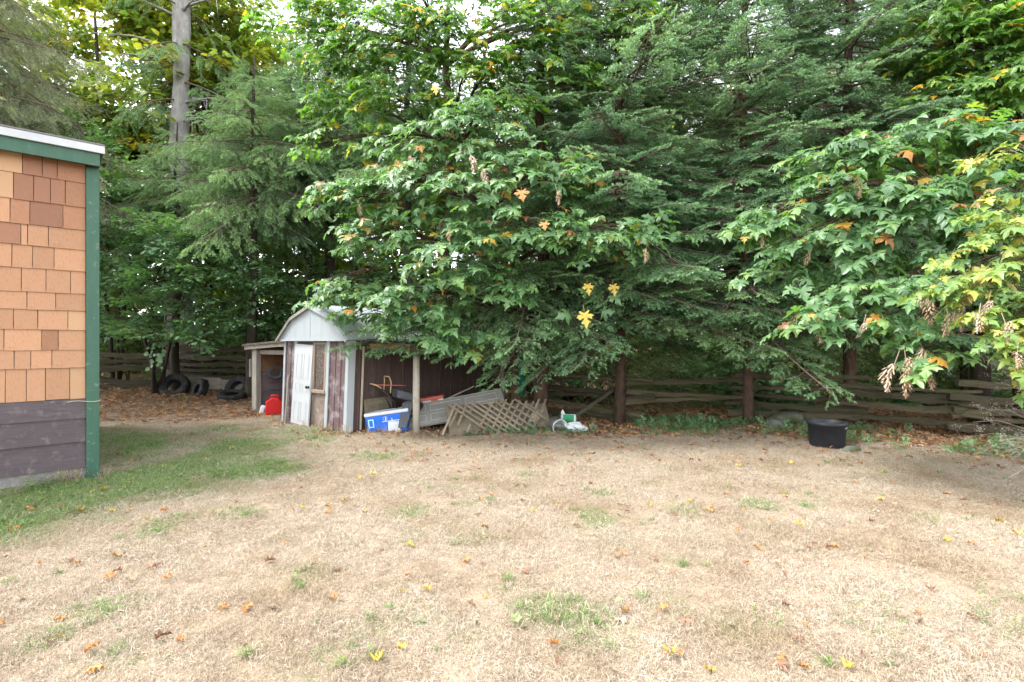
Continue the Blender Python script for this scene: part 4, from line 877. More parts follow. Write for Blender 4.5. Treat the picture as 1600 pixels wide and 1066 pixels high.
def conifer(name, label, x, y, H, r0, zb, Lmax, kind, bark='bark_brown', seed=1, lean=(0,0), dz=.15, per=5, extra=(), group=None, dead=0, ztop=None, taper=.75):
    q = np.random.default_rng(seed); r = random.Random(seed); z0 = gz(x, y); root = empty(name, (x, y, z0)); tag(root, label, 'tree', group)
    pts = [(x+lean[0]*s*H+.045*math.sin(s*11+seed), y+lean[1]*s*H, z0-.15+s*(H+.15)) for s in np.linspace(0,1,14)]
    mb = MB(); mb.tube(pts, [r0*(1.25 if i == 0 else 1)*(1-.93*(i/13)**.9)+.006 for i in range(14)], 12)
    for i in range(len(mb.v)):
        vx, vy, vz = mb.v[i]; mb.v[i] = (vx+q.normal()*r0*.07, vy+q.normal()*r0*.07, vz)
    for k in range(10):            # stubs of old branches
        zz = z0+q.uniform(.3, zb+.3); a_ = q.random()*6.28; u_ = Vector((math.cos(a_), math.sin(a_), .15)); c_ = Vector((x+lean[0]*zz, y, zz)); mb.tube([c_, c_+u_*(r0+q.uniform(.02,.07))], [.018,.010], 5)
    P, D, S_ = [], [], []
    z = zb; az = q.random()*6.28
    while z < (ztop or H-.3):
        f = (z-zb)/(H-zb); L = Lmax*(1-f)**taper*q.uniform(.62,1.18)+.25
        for k in range(per):
            az += 2*math.pi/per*q.uniform(.75,1.25) + .4; pit = q.uniform(-.25,.16)+.35*f
            P.append((x+lean[0]*z, y+lean[1]*z, z0+z+q.uniform(-.1,.1))); D.append((math.cos(az), math.sin(az), pit)); S_.append(L*q.uniform(.8,1.1)/1.8)
        z += dz*(1+.5*f)*(1.9 if z > 11 else 1)
    for a_, b_ in extra:
        a_ = Vector(a_); b_ = Vector(b_); d = b_-a_; L = d.length; d.z += .28*L*.75; P.append(tuple(a_)); D.append(tuple(d)); S_.append(L/1.8)
    for k in range(dead):          # bare dead twigs below the live boughs
        zz = z0+q.uniform(.9, zb+.9); a_ = q.random()*6.28; L = q.uniform(.5,1.5); s0 = Vector((x, y, zz)); e_ = s0+Vector((math.cos(a_)*L, math.sin(a_)*L, -.25*L))
        cp = curve_pts(s0, e_, .06, 5, .03, r); mb.tube(cp, [.009,.007,.005,.004,.002], 4, cap=False)
        for _ in range(5):
            i = r.choice((2,3,4)); mb.tube([cp[i-1], cp[i]+Vector((r.uniform(-.3,.3), r.uniform(-.3,.3), r.uniform(-.3,.05)))], [.003,.0012], 3, cap=False)
    mb.build('trunk', M[bark], root, smooth=True, world=I4)
    P, D, S_ = np.array(P, float), np.array(D, float), np.array(S_); Nn = np.tile([0,0,1.0],(len(P),1))+q.normal(size=(len(P),3))*.12
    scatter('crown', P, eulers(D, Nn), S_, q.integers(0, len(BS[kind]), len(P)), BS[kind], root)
    return root

# ------------------------------------------------------------------ small-leaved twigs for shrubs, vine maples and far crowns
def twig_mesh(seed, mat, n=26, L=.55, leaf=.07, aspect=.75, flat=.6, droop=.25):
    r = np.random.default_rng(seed); mb = MB(); mb.tube([(0,0,0),(L*.5,.02,-.01),(L,0,-droop*L*.5)], [.005,.004,.0015], 3, cap=False); V, F = [], []
    wv = list(mb.v); wf = [(f[0],f[1],f[2]) for f in mb.f]+[(f[0],f[2],f[3]) for f in mb.f]
    for i in range(n):
        t_ = (i+.5)/n; sg = 1 if i % 2 else -1; a_ = np.radians(r.uniform(25,85))*sg; off = r.uniform(.0,.35)*L*(1-.5*t_)
        d = np.array([np.cos(a_), np.sin(a_), r.normal()*.25-droop]); d /= np.linalg.norm(d); p = np.array([t_*L, 0, -droop*L*.5*t_**2])+d*off
        nn = np.array([r.normal()*(1-flat), r.normal()*(1-flat), 1]); sd = np.cross(nn, d); sd /= np.linalg.norm(sd); nn = np.cross(d, sd); s_ = leaf*r.uniform(.65,1.25); wd_ = aspect*s_*.5
        k = len(V); V += [p, p+d*s_*.35+sd*wd_+nn*s_*.08, p+d*s_*.35-sd*wd_+nn*s_*.08, p+d*s_*.72+sd*wd_*.72+nn*s_*.02, p+d*s_*.72-sd*wd_*.72+nn*s_*.02, p+d*s_-nn*s_*.12, p+d*s_*.5]
        F += [(k,k+2,k+6),(k,k+6,k+1),(k+1,k+6,k+3),(k+2,k+4,k+6),(k+3,k+6,k+5),(k+4,k+5,k+6)]
    nf = len(F); F += [tuple(j+len(V) for j in f) for f in wf]; V += [np.array(v) for v in wv]
    return raw_mesh('twig', np.array(V), np.array(F), [mat, M['twig']], None, [0]*nf+[1]*len(wf))
TS = {'small': [source('twig', twig_mesh(i, M['small_leaf'], 30, .6, .085, .9, .75, .2)) for i in range(4)],
      'shrub': [source('twig', twig_mesh(10+i, M['shrub_leaf'], 30, .6, .06, .6, .4, .25)) for i in range(4)],
      'narrow': [source('twig', twig_mesh(30+i, M['shrub_leaf'], 40, .7, .08, .25, .4, .35)) for i in range(3)],
      'far': [source('twig', twig_mesh(20+i, M['far_leaf'], 34, .9, .15, .85, .5, .3)) for i in range(4)],
      'gold': [source('twig', twig_mesh(40+i, M['maple_gold'], 34, .9, .15, .85, .5, .3)) for i in range(3)]}
def leafy(name, label, base, stems, blobs, kind, dens=40, scale=1.0, bark='bark_dark', group=None, seed=1, cat='bush', flatten=.25):
    """stems: list of point lists; blobs: (centre, radii); leafy twigs fill the blobs"""
    q = np.random.default_rng(seed); root = empty(name, base); tag(root, label, cat, group); mb = MB(); r = random.Random(seed)
    for pts, r0 in stems: mb.tube(pts, [r0*(1-.7*i/(len(pts)-1)) for i in range(len(pts))], 7)
    P, D, S_ = [], [], []
    for c, (rx, ry, rz) in blobs:
        n = max(4, int(dens*(rx*rz+.5*rx*ry+.5*ry*rz))); c = Vector(c)
        if stems:
            al = [Vector(p) for pts, _ in stems for p in pts]; s0 = min(al, key=lambda p: (p-c).length); mb.tube(curve_pts(s0, c, .08, 5, .03, r), [.02,.016,.012,.008,.004], 5, cap=False)
        v = q.normal(size=(n,3)); v /= np.linalg.norm(v, axis=1, keepdims=True); rad = q.random((n,1))**.5
        P.append(np.array(c)+v*rad*[rx,ry,rz]); d = v*[1,1,flatten]+q.normal(size=(n,3))*[.4,.4,.12]; d[:,1] -= .15; D.append(d); S_.append(q.uniform(.7,1.3,n)*scale)
    if stems: mb.build('stem' if cat == 'bush' else 'trunk', M[bark], root, smooth=True, world=I4)
    P, D, S_ = np.concatenate(P), np.concatenate(D), np.concatenate(S_); Nn = np.tile([0,-.25,1.0],(len(P),1))+q.normal(size=(len(P),3))*.25
    keep = P[:,2] > g(P[:,0], P[:,1])+.03
    P, D, S_, Nn = P[keep], D[keep], S_[keep], Nn[keep]
    scatter('foliage' if cat == 'bush' else 'crown', P, eulers(D, Nn), S_, q.integers(0, len(TS[kind]), len(P)), TS[kind], root)
    return root

# ------------------------------------------------------------------ the trees
def gpt(px, Y_): x = gx(px, Y_); return Vector((x, Y_, gz(x, Y_)))
def B_(px, py, Y_, rx, rz, ry=None): return (at(px, py, Y_), (rx, ry or rx*.7, rz))
# spruces along the fence
T5 = gpt(847, 10.25)
conifer('spruce_tree', 'spruce with low boughs reaching over the lean-to roof', T5.x, T5.y, 12, .15, 2.3, 2.5, 'spruce', seed=5, dead=40, taper=1.15, extra=[
    ((T5.x,T5.y,2.30), at(545,528,9.0)), ((T5.x,T5.y,2.15), at(600,535,8.75)), ((T5.x,T5.y,2.1), at(655,540,8.6)), ((T5.x,T5.y,2.0), at(700,548,8.5)), ((T5.x,T5.y,1.95), at(768,590,8.3)),
    ((T5.x,T5.y,2.2), at(740,560,8.45)), ((T5.x,T5.y,2.4), at(570,500,8.9)), ((T5.x,T5.y,2.5), at(640,505,8.6)), ((T5.x,T5.y,2.2), at(820,560,8.3)), ((T5.x,T5.y,2.4), at(700,515,8.4))])
T6 = gpt(968, 10.3)
conifer('spruce_tree', 'spruce with mossy foot just past the leaning dark pole', T6.x, T6.y, 18, .10, 2.35, 2.4, 'spruce', seed=6, dead=18, extra=[
    ((T6.x,T6.y,2.5), at(1105,395,8.6)), ((T6.x,T6.y,2.4), at(1090,445,8.4)), ((T6.x,T6.y,2.3), at(1040,490,8.4)), ((T6.x,T6.y,2.2), at(930,500,8.6)), ((T6.x,T6.y,2.6), at(1130,430,8.7))])
T7 = gpt(1166, 10.2)
conifer('spruce_tree', 'spruce with thin dark trunk behind the green ground cover', T7.x, T7.y, 17, .09, 2.2, 2.4, 'spruce', seed=7, lean=(-.004,0), dead=14, extra=[((T7.x,T7.y,2.2), at(1080,500,8.8)), ((T7.x,T7.y,2.2), at(1230,480,8.8)), ((T7.x,T7.y,2.1), at(1150,520,8.8))])
T8 = gpt(1326, 9.85)
conifer('spruce_tree', 'spruce with reddish trunk behind the black tub', T8.x, T8.y, 17.5, .10, 2.0, 2.3, 'spruce', seed=8, dead=14)
T9 = gpt(1532, 10.2)
conifer('spruce_tree', 'spruce with thick trunk where the fence turns by the dry stems', T9.x, T9.y, 18, .17, 2.4, 2.6, 'spruce', seed=9, bark='bark_dark')
conifer('young_conifer', 'slim dark conifer beside the thick spruce behind the fence', gx(1505,12.2), 12.2, 10, .09, 2.2, 2.0, 'hemlock', seed=14, bark='bark_dark')
conifer('spruce_tree', 'spruce standing behind the fence past the yellowing maple', 11.2, 9.4, 12, .15, 1.5, 2.5, 'spruce', seed=15)
# second row
for i, (px, Y_, H, L_, lab) in enumerate(((1060,15.6,18,2.8,'tall hemlock behind the two spruces nearest the mossy foot'), (1260,15.9,19,3.0,'tall hemlock rising behind the large mossy stone'), (1420,15.7,19,3.0,'tall hemlock between the black tub spruce and the thick spruce'),
        (900,15.8,18,2.8,'tall hemlock between shelter and mossy footed spruce'))):
    conifer('hemlock_tree', lab, gx(px,Y_), Y_, H, .17, 5.0, L_*1.1, 'hemlock', seed=30+i, bark='bark_dark', per=5, dz=.22, group='tall hemlocks behind the fence')
# left side
conifer('tall_fir', 'tall fir with bare grey trunk rising behind the wood store', gx(282,17), 17, 26, .43, 9.5, 3.5, 'bluefir', seed=40, bark='bark_grey', dead=0, per=3, dz=.6)
conifer('blue_fir', 'pale blue green fir with hanging boughs before the grey trunk', gx(395,13.8), 13.8, 9.2, .14, 4.9, 2.4, 'bluefir', seed=41, bark='bark_dark', dz=.15)
conifer('blue_fir', 'blue green fir with hanging boughs behind the shed roof', gx(480,15.2), 15.2, 10.5, .15, 5.6, 2.6, 'bluefir', seed=42, bark='bark_dark', dz=.16)
conifer('blue_fir', 'small blue green fir between the grey trunk and the house', gx(275,14.8), 14.8, 7.8, .13, 4.9, 2.0, 'bluefir', seed=47, bark='bark_dark', dz=.15)
conifer('mossy_conifer', 'slim conifer with mossy trunk behind the white gable', gx(514,15.6), 15.6, 15, .18, 6.5, 2.4, 'hemlock', seed=43, bark='bark_dark', dz=.2)
conifer('mossy_conifer', 'slim conifer with dark bare trunk behind the lean-to', gx(637,14.2), 14.2, 15, .17, 6.2, 2.4, 'hemlock', seed=44, bark='bark_dark', dz=.2)
conifer('lichen_fir', 'fir draped with pale grey lichen above the house roof', -12.6, 11.6, 13, .22, 5.8, 3.4, 'lichen', seed=45, bark='bark_grey', dz=.2)
conifer('lichen_fir', 'fir hung with pale lichen rising behind the house', -15.5, 15, 15, .24, 4.0, 3.4, 'lichen', seed=46, bark='bark_grey', dz=.22)
# dead limbs on the tall grey trunk
tf = [o for o in bpy.data.objects if o.name == 'tall_fir'][0]; rr = random.Random(3)
for i in range(22):
    z = rr.uniform(6.0,13); a_ = rr.choice((rr.uniform(2.4,4.0), rr.uniform(-.9,.6))); L_ = rr.uniform(1.0,3.2); s0 = Vector((gx(282,17), 17, z)); mb = MB()
    cp = curve_pts(s0, s0+Vector((math.cos(a_)*L_, math.sin(a_)*L_*.6, rr.uniform(-.4,.3))), .08, 7, .03, rr); mb.tube(cp, [.045,.04,.034,.028,.02,.014,.006], 5)
    for _ in range(4): k = rr.choice((3,4,5,6)); mb.tube([cp[k], cp[k]+Vector((rr.uniform(-.5,.5), rr.uniform(-.4,.4), rr.uniform(-.7,.2)))], [.010,.003], 4)
    mb.build('dead_limb', M['bark_grey'], tf, smooth=True, world=I4)

# big leaf maples
c1 = gpt(806, 10.05)
maple('maple_tree', 'spreading maple with glossy leaves hanging before the shed shelter', [c1-Vector((0,0,.1)), c1+Vector((-.03,0,1.0)), c1+Vector((-.12,-.05,2.1)), c1+Vector((-.2,-.2,3.0)), c1+Vector((-.45,-.3,4.2)), c1+Vector((-.6,-.4,5.3))], [.09,.075,.065,.055,.04,.02],
    [B_(735,190,8.9,.75,.40), B_(660,225,8.9,.7,.35), B_(640,285,8.7,.85,.40), B_(560,310,8.9,.55,.30), B_(535,300,9.1,.4,.22), B_(715,300,8.3,.85,.45), B_(830,275,8.4,.75,.40), B_(600,370,8.7,.75,.38), B_(715,385,8.1,.8,.45), B_(830,345,8.0,.7,.35),
     B_(950,365,8.0,.75,.26), B_(1015,350,8.2,.45,.2), B_(660,460,8.5,.85,.33), B_(550,455,9.1,.6,.28), B_(585,485,8.9,.6,.2), B_(770,450,8.3,.55,.28), B_(900,275,8.7,.45,.35), B_(690,515,8.3,.35,.12), B_(740,520,8.3,.3,.12), B_(520,440,9.3,.3,.22), B_(780,230,8.6,.55,.3)],
    'maple', size=.170, dens=29, n_ind=300, seed=11, limb_r=.022,
    extra=[(at(915,505,8.1),(.1,-.3,-1),.2), (at(957,462,8.1),(.5,-.3,-.6),.2), (at(918,460,8.1),(-.4,-.3,.2),.2), (at(890,490,8.1),(-.9,-.3,-.2),.22), (at(940,488,8.1),(.7,-.2,.1),.2)])
# the golden leaves among them keep a colour of their own
mt = [o for o in bpy.data.objects if o.name == 'maple_tree'][0]
GL = leaf_source(77, M['fallen_orange'], droop=.2); GY = leaf_source(78, M['fallen_yellow'], droop=.2)
for px, py, Y_, s_, src in ((913,503,8.0,.24,GY),(958,460,8.0,.17,GY),(918,459,8.02,.17,GY),(815,312,7.7,.17,GL),(850,362,7.6,.12,GL),(680,150,8.3,.14,GY)):
    p = at(px,py-14,Y_); d = np.array([[.15,-.25,-1.0]]); e_ = eulers(d, np.array([[0,-1,.3]]))[0]; link('golden_leaf', src.data, mt, world=Matrix.LocRotScale(p, Euler(e_), Vector((s_,)*3)))
c2 = gpt(700, 12.2)
maple('broad_maple', 'tall bright green maple whose crown spreads high over the shed', [c2-Vector((0,0,.1)), c2+Vector((0,0,2)), c2+Vector((-.1,-.1,4)), c2+Vector((.1,-.3,6)), c2+Vector((0,-.4,8)), c2+Vector((.1,-.5,10))], [.2,.18,.15,.12,.08,.03],
    [B_(px,py,Y_-.9,rx,rz) for px,py,Y_,rx,rz in ((470,40,11.6,.9,.5),(540,90,11.2,1.0,.5),(520,160,11.4,.7,.4),(620,60,10.8,1.1,.6),(610,150,10.9,.9,.5),(700,40,10.6,1.1,.6),(720,120,10.6,1.0,.5),(790,70,10.5,1.0,.6),(860,30,10.5,1.0,.5),(880,130,10.5,.8,.4),(960,50,10.6,1.0,.5),(560,20,11.3,1.0,.5),
     (640,-40,11.4,1.3,.7),(780,-50,11.4,1.3,.7),(930,-50,11.3,1.2,.6),(1040,20,11,.9,.5),(520,220,11,.6,.3),(600,215,10.6,.6,.3),(800,160,10.2,.6,.35),(470,-40,12,1.1,.6))],
    'maple_bright', size=.165, dens=24, n_ind=0, seed=12, limb_r=.035)
c3 = Vector((7.2, 6.6, gz(7.2,6.6)))
maple('leaning_maple', 'maple with pale glossy leaves and hanging seed clusters above the black tub', [c3-Vector((0,0,.1)), c3+Vector((-.2,0,1.4)), c3+Vector((-.5,-.1,2.3)), c3+Vector((-.9,-.15,2.9)), c3+Vector((-1.4,-.2,3.3)), c3+Vector((-1.9,-.2,3.55))], [.09,.075,.06,.04,.025,.012],
    [B_(px,py,Y_,rx,rz) for px,py,Y_,rx,rz in ((1190,345,6.9,.35,.16),(1235,330,6.7,.45,.22),(1300,300,6.6,.55,.25),(1240,395,6.6,.4,.2),(1310,365,6.4,.5,.22),(1390,300,6.4,.55,.28),(1400,240,6.6,.55,.28),(1470,200,6.6,.6,.3),(1380,400,6.2,.5,.25),(1450,340,6.1,.5,.3),(1500,290,6.2,.5,.3),(1550,220,6.4,.6,.35),
     (1450,430,5.9,.5,.25),(1360,450,6.0,.4,.2),(1300,480,5.9,.3,.1),(1260,500,5.9,.18,.06),(1430,500,5.7,.4,.16),(1560,330,6.0,.5,.3),(1350,220,6.8,.45,.2),(1290,250,7,.35,.14),(1520,420,5.9,.5,.3),(1600,260,6.4,.5,.4),(1640,380,6.1,.5,.4),(1430,545,5.5,.28,.08))],
    'maple', size=.162, dens=37, n_ind=300, seed=13, limb_r=.018, facing=.35)
c4 = Vector((9.0, 9.0, gz(9,9)))
maple('shade_maple', 'tall dark green maple overhanging the fence corner', [c4-Vector((0,0,.1)), c4+Vector((0,0,2)), c4+Vector((-.1,-.1,4)), c4+Vector((-.2,-.2,6)), c4+Vector((-.4,-.2,8))], [.16,.14,.12,.08,.03],
    [B_(px,py,Y_,rx,rz) for px,py,Y_,rx,rz in ((1500,60,8.6,.8,.45),(1570,40,8.5,.8,.45),(1540,130,8.4,.7,.35),(1460,20,8.8,.7,.35),(1600,120,8.3,.6,.35),(1480,130,8.6,.45,.25),(1640,60,8.4,.8,.5),(1520,-40,8.8,1,.5),(1420,80,9,.4,.3))],
    'maple_bright', size=.17, dens=36, n_ind=0, seed=14, limb_r=.03)
c5 = Vector((5.9, 4.7, gz(5.9,4.7)))
maple('yellow_maple', 'young maple with yellow and lime leaves at the lawn edge', [c5-Vector((0,0,.1)), c5+Vector((-.1,0,1.0)), c5+Vector((-.4,0,1.9)), c5+Vector((-.7,.05,2.6)), c5+Vector((-.9,.05,3.3))], [.05,.045,.035,.025,.01],
    [B_(px,py,Y_,rx,rz) for px,py,Y_,rx,rz in ((1560,330,4.95,.20,.08),(1520,425,4.9,.2,.08),(1560,410,4.85,.25,.09),(1570,460,4.75,.25,.10),(1570,520,4.7,.12,.06),(1590,232,5.0,.22,.05),(1545,238,5.05,.12,.03),(1585,300,5.0,.22,.09),(1600,355,4.9,.25,.10),(1555,372,4.9,.24,.07),(1500,395,4.95,.18,.05),(1600,425,4.8,.25,.12),(1545,440,4.85,.22,.07),(1495,440,4.95,.16,.05),(1590,490,4.7,.20,.09),(1535,485,4.8,.12,.05),(1600,560,4.6,.10,.06),(1650,350,4.9,.35,.35),(1660,500,4.7,.35,.35))],
    'maple_yellow', size=.118, dens=62, n_ind=290, seed=15, limb_r=.012, facing=.4)

# vine maples and bushes at the left
def vm(px, Y_, n, hgt, seed):
    b0 = gpt(px, Y_); r = random.Random(seed); out = []
    for i in range(n):
        a_ = r.uniform(0,6.28); out.append(([b0+Vector((r.uniform(-.1,.1), r.uniform(-.1,.1), -.1)), b0+Vector((.2*math.cos(a_), .2*math.sin(a_), hgt*.3)), b0+Vector((.45*math.cos(a_+.3), .4*math.sin(a_), hgt*.6)), b0+Vector((.9*math.cos(a_+.3), .7*math.sin(a_), hgt))], r.uniform(.035,.075)))
    return b0, out
b0, st = vm(246, 14.2, 5, 3.0, 1)
leafy('vine_maple', 'vine maple with layered leaves and dark stems at the far fence', b0, st, [B_(px,py,Y_,rx,rz) for px,py,Y_,rx,rz in ((200,400,13.2,1.0,.35),(290,375,13.0,1.1,.30),(250,440,12.8,1.0,.30),(340,420,13,.9,.30),(190,500,12.8,.9,.22),(250,520,12.6,.9,.16),(330,500,12.9,.7,.22),(290,470,13,.9,.25),(180,450,13.3,.9,.3),(390,440,13.3,.8,.3),(230,350,13.4,1,.3),(300,530,12.9,.6,.1))],
    'small', dens=60, cat='tree', seed=1, scale=1.0)
b0, st = vm(430, 15.8, 4, 3.4, 2)
leafy('vine_maple', 'dense vine maple behind the wood store roof', b0, st, [B_(px,py,Y_,rx,rz) for px,py,Y_,rx,rz in ((430,470,15,1.2,.5),(470,430,15.2,1.0,.4),(400,500,15,.9,.4),(450,510,14.8,1,.3),(500,470,15,.8,.4),(380,400,15.6,1,.4),(560,500,14.8,.8,.4),(590,440,15.2,.8,.4))], 'small', dens=60, cat='tree', seed=2)
b0, st = vm(185, 16.5, 4, 5.0, 3)
leafy('vine_maple', 'tall vine maple close behind the house corner post', b0, st, [B_(px,py,Y_,rx,rz) for px,py,Y_,rx,rz in ((190,300,15.5,1.3,.6),(170,360,15.5,1.2,.5),(225,330,15.8,1.0,.5),(160,260,16,1,.6),(210,420,15.5,1.2,.5),(140,330,16,1.3,.8),(100,220,17,1.3,.8),(40,200,17,1.4,.8))], 'small', dens=55, cat='tree', seed=3, scale=1.2)
b0, st = vm(385, 16.2, 5, 1.6, 4)
leafy('dark_holly', 'dark glossy bush over the far fence beside the wood store', b0, st, [B_(355,520,15.9,.7,.4), B_(385,530,15.9,.5,.4), B_(345,550,15.9,.5,.3)], 'small', dens=45, seed=4, scale=.7)
# bushes behind the right hand fence
k = 0; rr = random.Random(5)
for Y0, n, xa, xb, h in ((12.6,6,880,1640,.9), (14.0,12,640,1700,1.6), (15.4,11,420,1750,2.3)):
    for i in range(n):
        px = xa+(xb-xa)*(i+rr.uniform(.2,.8))/n; Y_ = Y0+rr.uniform(-.5,.5); b0 = gpt(px, Y_); h_ = h*rr.uniform(.75,1.2)
        st = [([b0-Vector((0,0,.05)), b0+Vector((rr.uniform(-.2,.2),0,h_*.4)), b0+Vector((rr.uniform(-.5,.5),rr.uniform(-.3,.3),h_))], .02) for _ in range(3)]
        bl = [(b0+Vector((rr.uniform(-.6,.6), rr.uniform(-.4,.3), h_*rr.uniform(.25,.95))), (rr.uniform(.5,.8), .5, rr.uniform(.25,.45))) for _ in range(4)]
        kd = ('shrub','narrow','small')[k % 3]
        lab = {'shrub':'loose light green bush among the trunks behind the split rail fence', 'narrow':'willowy narrow leaved bush among the trunks behind the split rail fence', 'small':'round leaved green bush among the trunks behind the split rail fence'}[kd]
        leafy('bush', lab, b0, st, bl, kd, dens=(36 if Y0 < 13 else 66), scale=1.15, seed=60+k, group=kd+' bushes behind the fence'); k += 1
for i, (px, Y_) in enumerate(((200,18),(300,18.5),(420,18.2),(100,18.5),(540,18))):
    b0 = gpt(px, Y_); st = [([b0-Vector((0,0,.05)), b0+Vector((rr.uniform(-.3,.3),0,1.2)), b0+Vector((rr.uniform(-.6,.6),0,2.4))], .03) for _ in range(3)]
    leafy('thicket_bush', 'tall light green bush in the wood behind the old rail fence', b0, st, [(b0+Vector((rr.uniform(-.9,.9), rr.uniform(-.5,.5), rr.uniform(.4,3.0))), (1.0,.7,.6)) for _ in range(6)], 'shrub', dens=55, seed=120+i, scale=1.4, group='tall bushes behind the old fence')

# far wood: low growth deep between the trees
q = np.random.default_rng(77); n = 2600; x_ = q.uniform(-24,26,n); y_ = q.uniform(22,27,n); z_ = q.random(n)**1.2*5.0
tag(scatter('undergrowth', np.stack([x_,y_,z_+.1],1), np.stack([q.normal(size=n)*.4, q.normal(size=n)*.4, q.uniform(0,6.28,n)],1), q.uniform(1.2,2.2,n), q.integers(0,4,n), TS['far']), 'light green undergrowth deep in the wood', 'undergrowth', kind='stuff')
def far_tree(px, Y_, H, rx, kind, seed, label, zlo=3.5):
    b0 = gpt(px, Y_); q = random.Random(seed); st = [([b0-Vector((0,0,.1)), b0+Vector((q.uniform(-.2,.2),0,H*.35)), b0+Vector((q.uniform(-.5,.5),0,H*.7)), b0+Vector((q.uniform(-.6,.6),0,H))], q.uniform(.12,.22))]
    bl = [(b0+Vector((q.uniform(-rx,rx), q.uniform(-1,1), q.uniform(zlo,H))), (rx*.45, rx*.4, .8)) for _ in range(int(13*rx/2.5))]
    leafy('woodland_tree', label, b0, st, bl, kind, dens=15, seed=seed, cat='tree', scale=1.3, group='trees of the wood behind the yard')
far_tree(330,20,15,4.0,'gold',201,'golden green tree of the wood behind the tall grey trunk',4.5)
far_tree(150,19.5,15,4.5,'gold',202,'golden green tree of the wood above the house roof',5)
far_tree(440,22,13,3.0,'gold',206,'golden green tree of the wood behind the blue green firs',3)
for i, (px, Y_) in enumerate(((40,22),(560,22),(660,24),(760,24.5),(860,26),(960,25),(1060,26.5),(1160,25),(1270,27),(1370,25),(1480,26),(1590,25))):
    far_tree(px, Y_, 13.5+1.5*math.sin(i*2.1), 2.9, 'far', 210+i, 'leafy green tree of the wood seen between the conifers', 3.2)

# ------------------------------------------------------------------ seed clusters on the maples
def seed_mesh(seed, n=60, L=.24, wing=.042):
    r = np.random.default_rng(seed); V, F = [], []
    for i in range(n):
        t_ = (i+.5)/n; a_ = i*2.4; wr = .045*np.sin(3.1*t_+.2); p = np.array([wr*np.cos(a_)*r.uniform(.2,1)+.03*np.sin(t_*4+seed), wr*np.sin(a_)*r.uniform(.2,1), -t_*L]); d = np.array([np.cos(a_)+r.normal()*.4, np.sin(a_)+r.normal()*.4, -1.3+r.normal()*.5]); d /= np.linalg.norm(d)
        sd = np.cross(d, [0,0,1]); sd /= np.linalg.norm(sd); s_ = wing*r.uniform(.8,1.25); k = len(V)
        V += [p, p+d*s_*.35+sd*s_*.13, p+d*s_*.35-sd*s_*.13, p+d*s_+sd*s_*.16, p+d*s_-sd*s_*.10, p+d*s_*.35+np.cross(sd,d)*s_*.12]; F += [(k,k+1,k+5),(k,k+5,k+2),(k+1,k+3,k+5),(k+2,k+5,k+4),(k+5,k+3,k+4)]
    k = len(V); V += [np.array(v) for v in ((-.003,0,.12),(.003,0,.12),(.003,0,-L),(-.003,0,-L))]; F += [(k,k+1,k+2),(k,k+2,k+3)]
    return raw_mesh('seed_cluster', np.array(V), np.array(F), M['dry_seed'])
SEED = [seed_mesh(i) for i in range(3)]
lm = [o for o in bpy.data.objects if o.name == 'leaning_maple'][0]; rr = random.Random(8)
for root, lst in ((lm, ((1280,512,5.8,1),(1312,505,5.8,.7),(1398,580,5.3,1.15),(1415,570,5.3,1),(1440,555,5.3,.9),(1445,590,5.3,.8),(1408,598,5.3,.9),(1340,290,6.1,.9),(1190,378,6.6,.7),(1265,405,6.3,.7),(1450,480,5.3,1),(1435,465,5.3,.9),(1480,500,5.2,1),(1505,490,5.2,1),(1545,480,4.6,.6),(1530,500,4.6,.7),(1570,515,4.5,.7),(1590,560,4.4,.6),(1500,465,4.9,.7),(1350,515,5.6,.7))),
                  (mt, ((735,255,7.6,1.0),(755,275,7.6,1.0),(640,255,8.0,.8),(1010,400,7.5,.8),(870,310,7.6,.8),(560,330,8.4,.8),(700,370,7.4,.7)))):
    for px, py, Y_, s_ in lst: link('seed_cluster', rr.choice(SEED), root, world=Matrix.LocRotScale(at(px,py-12,Y_), Euler((rr.uniform(-.3,.3), rr.uniform(-.3,.3), rr.uniform(0,6))), Vector((s_,)*3)))
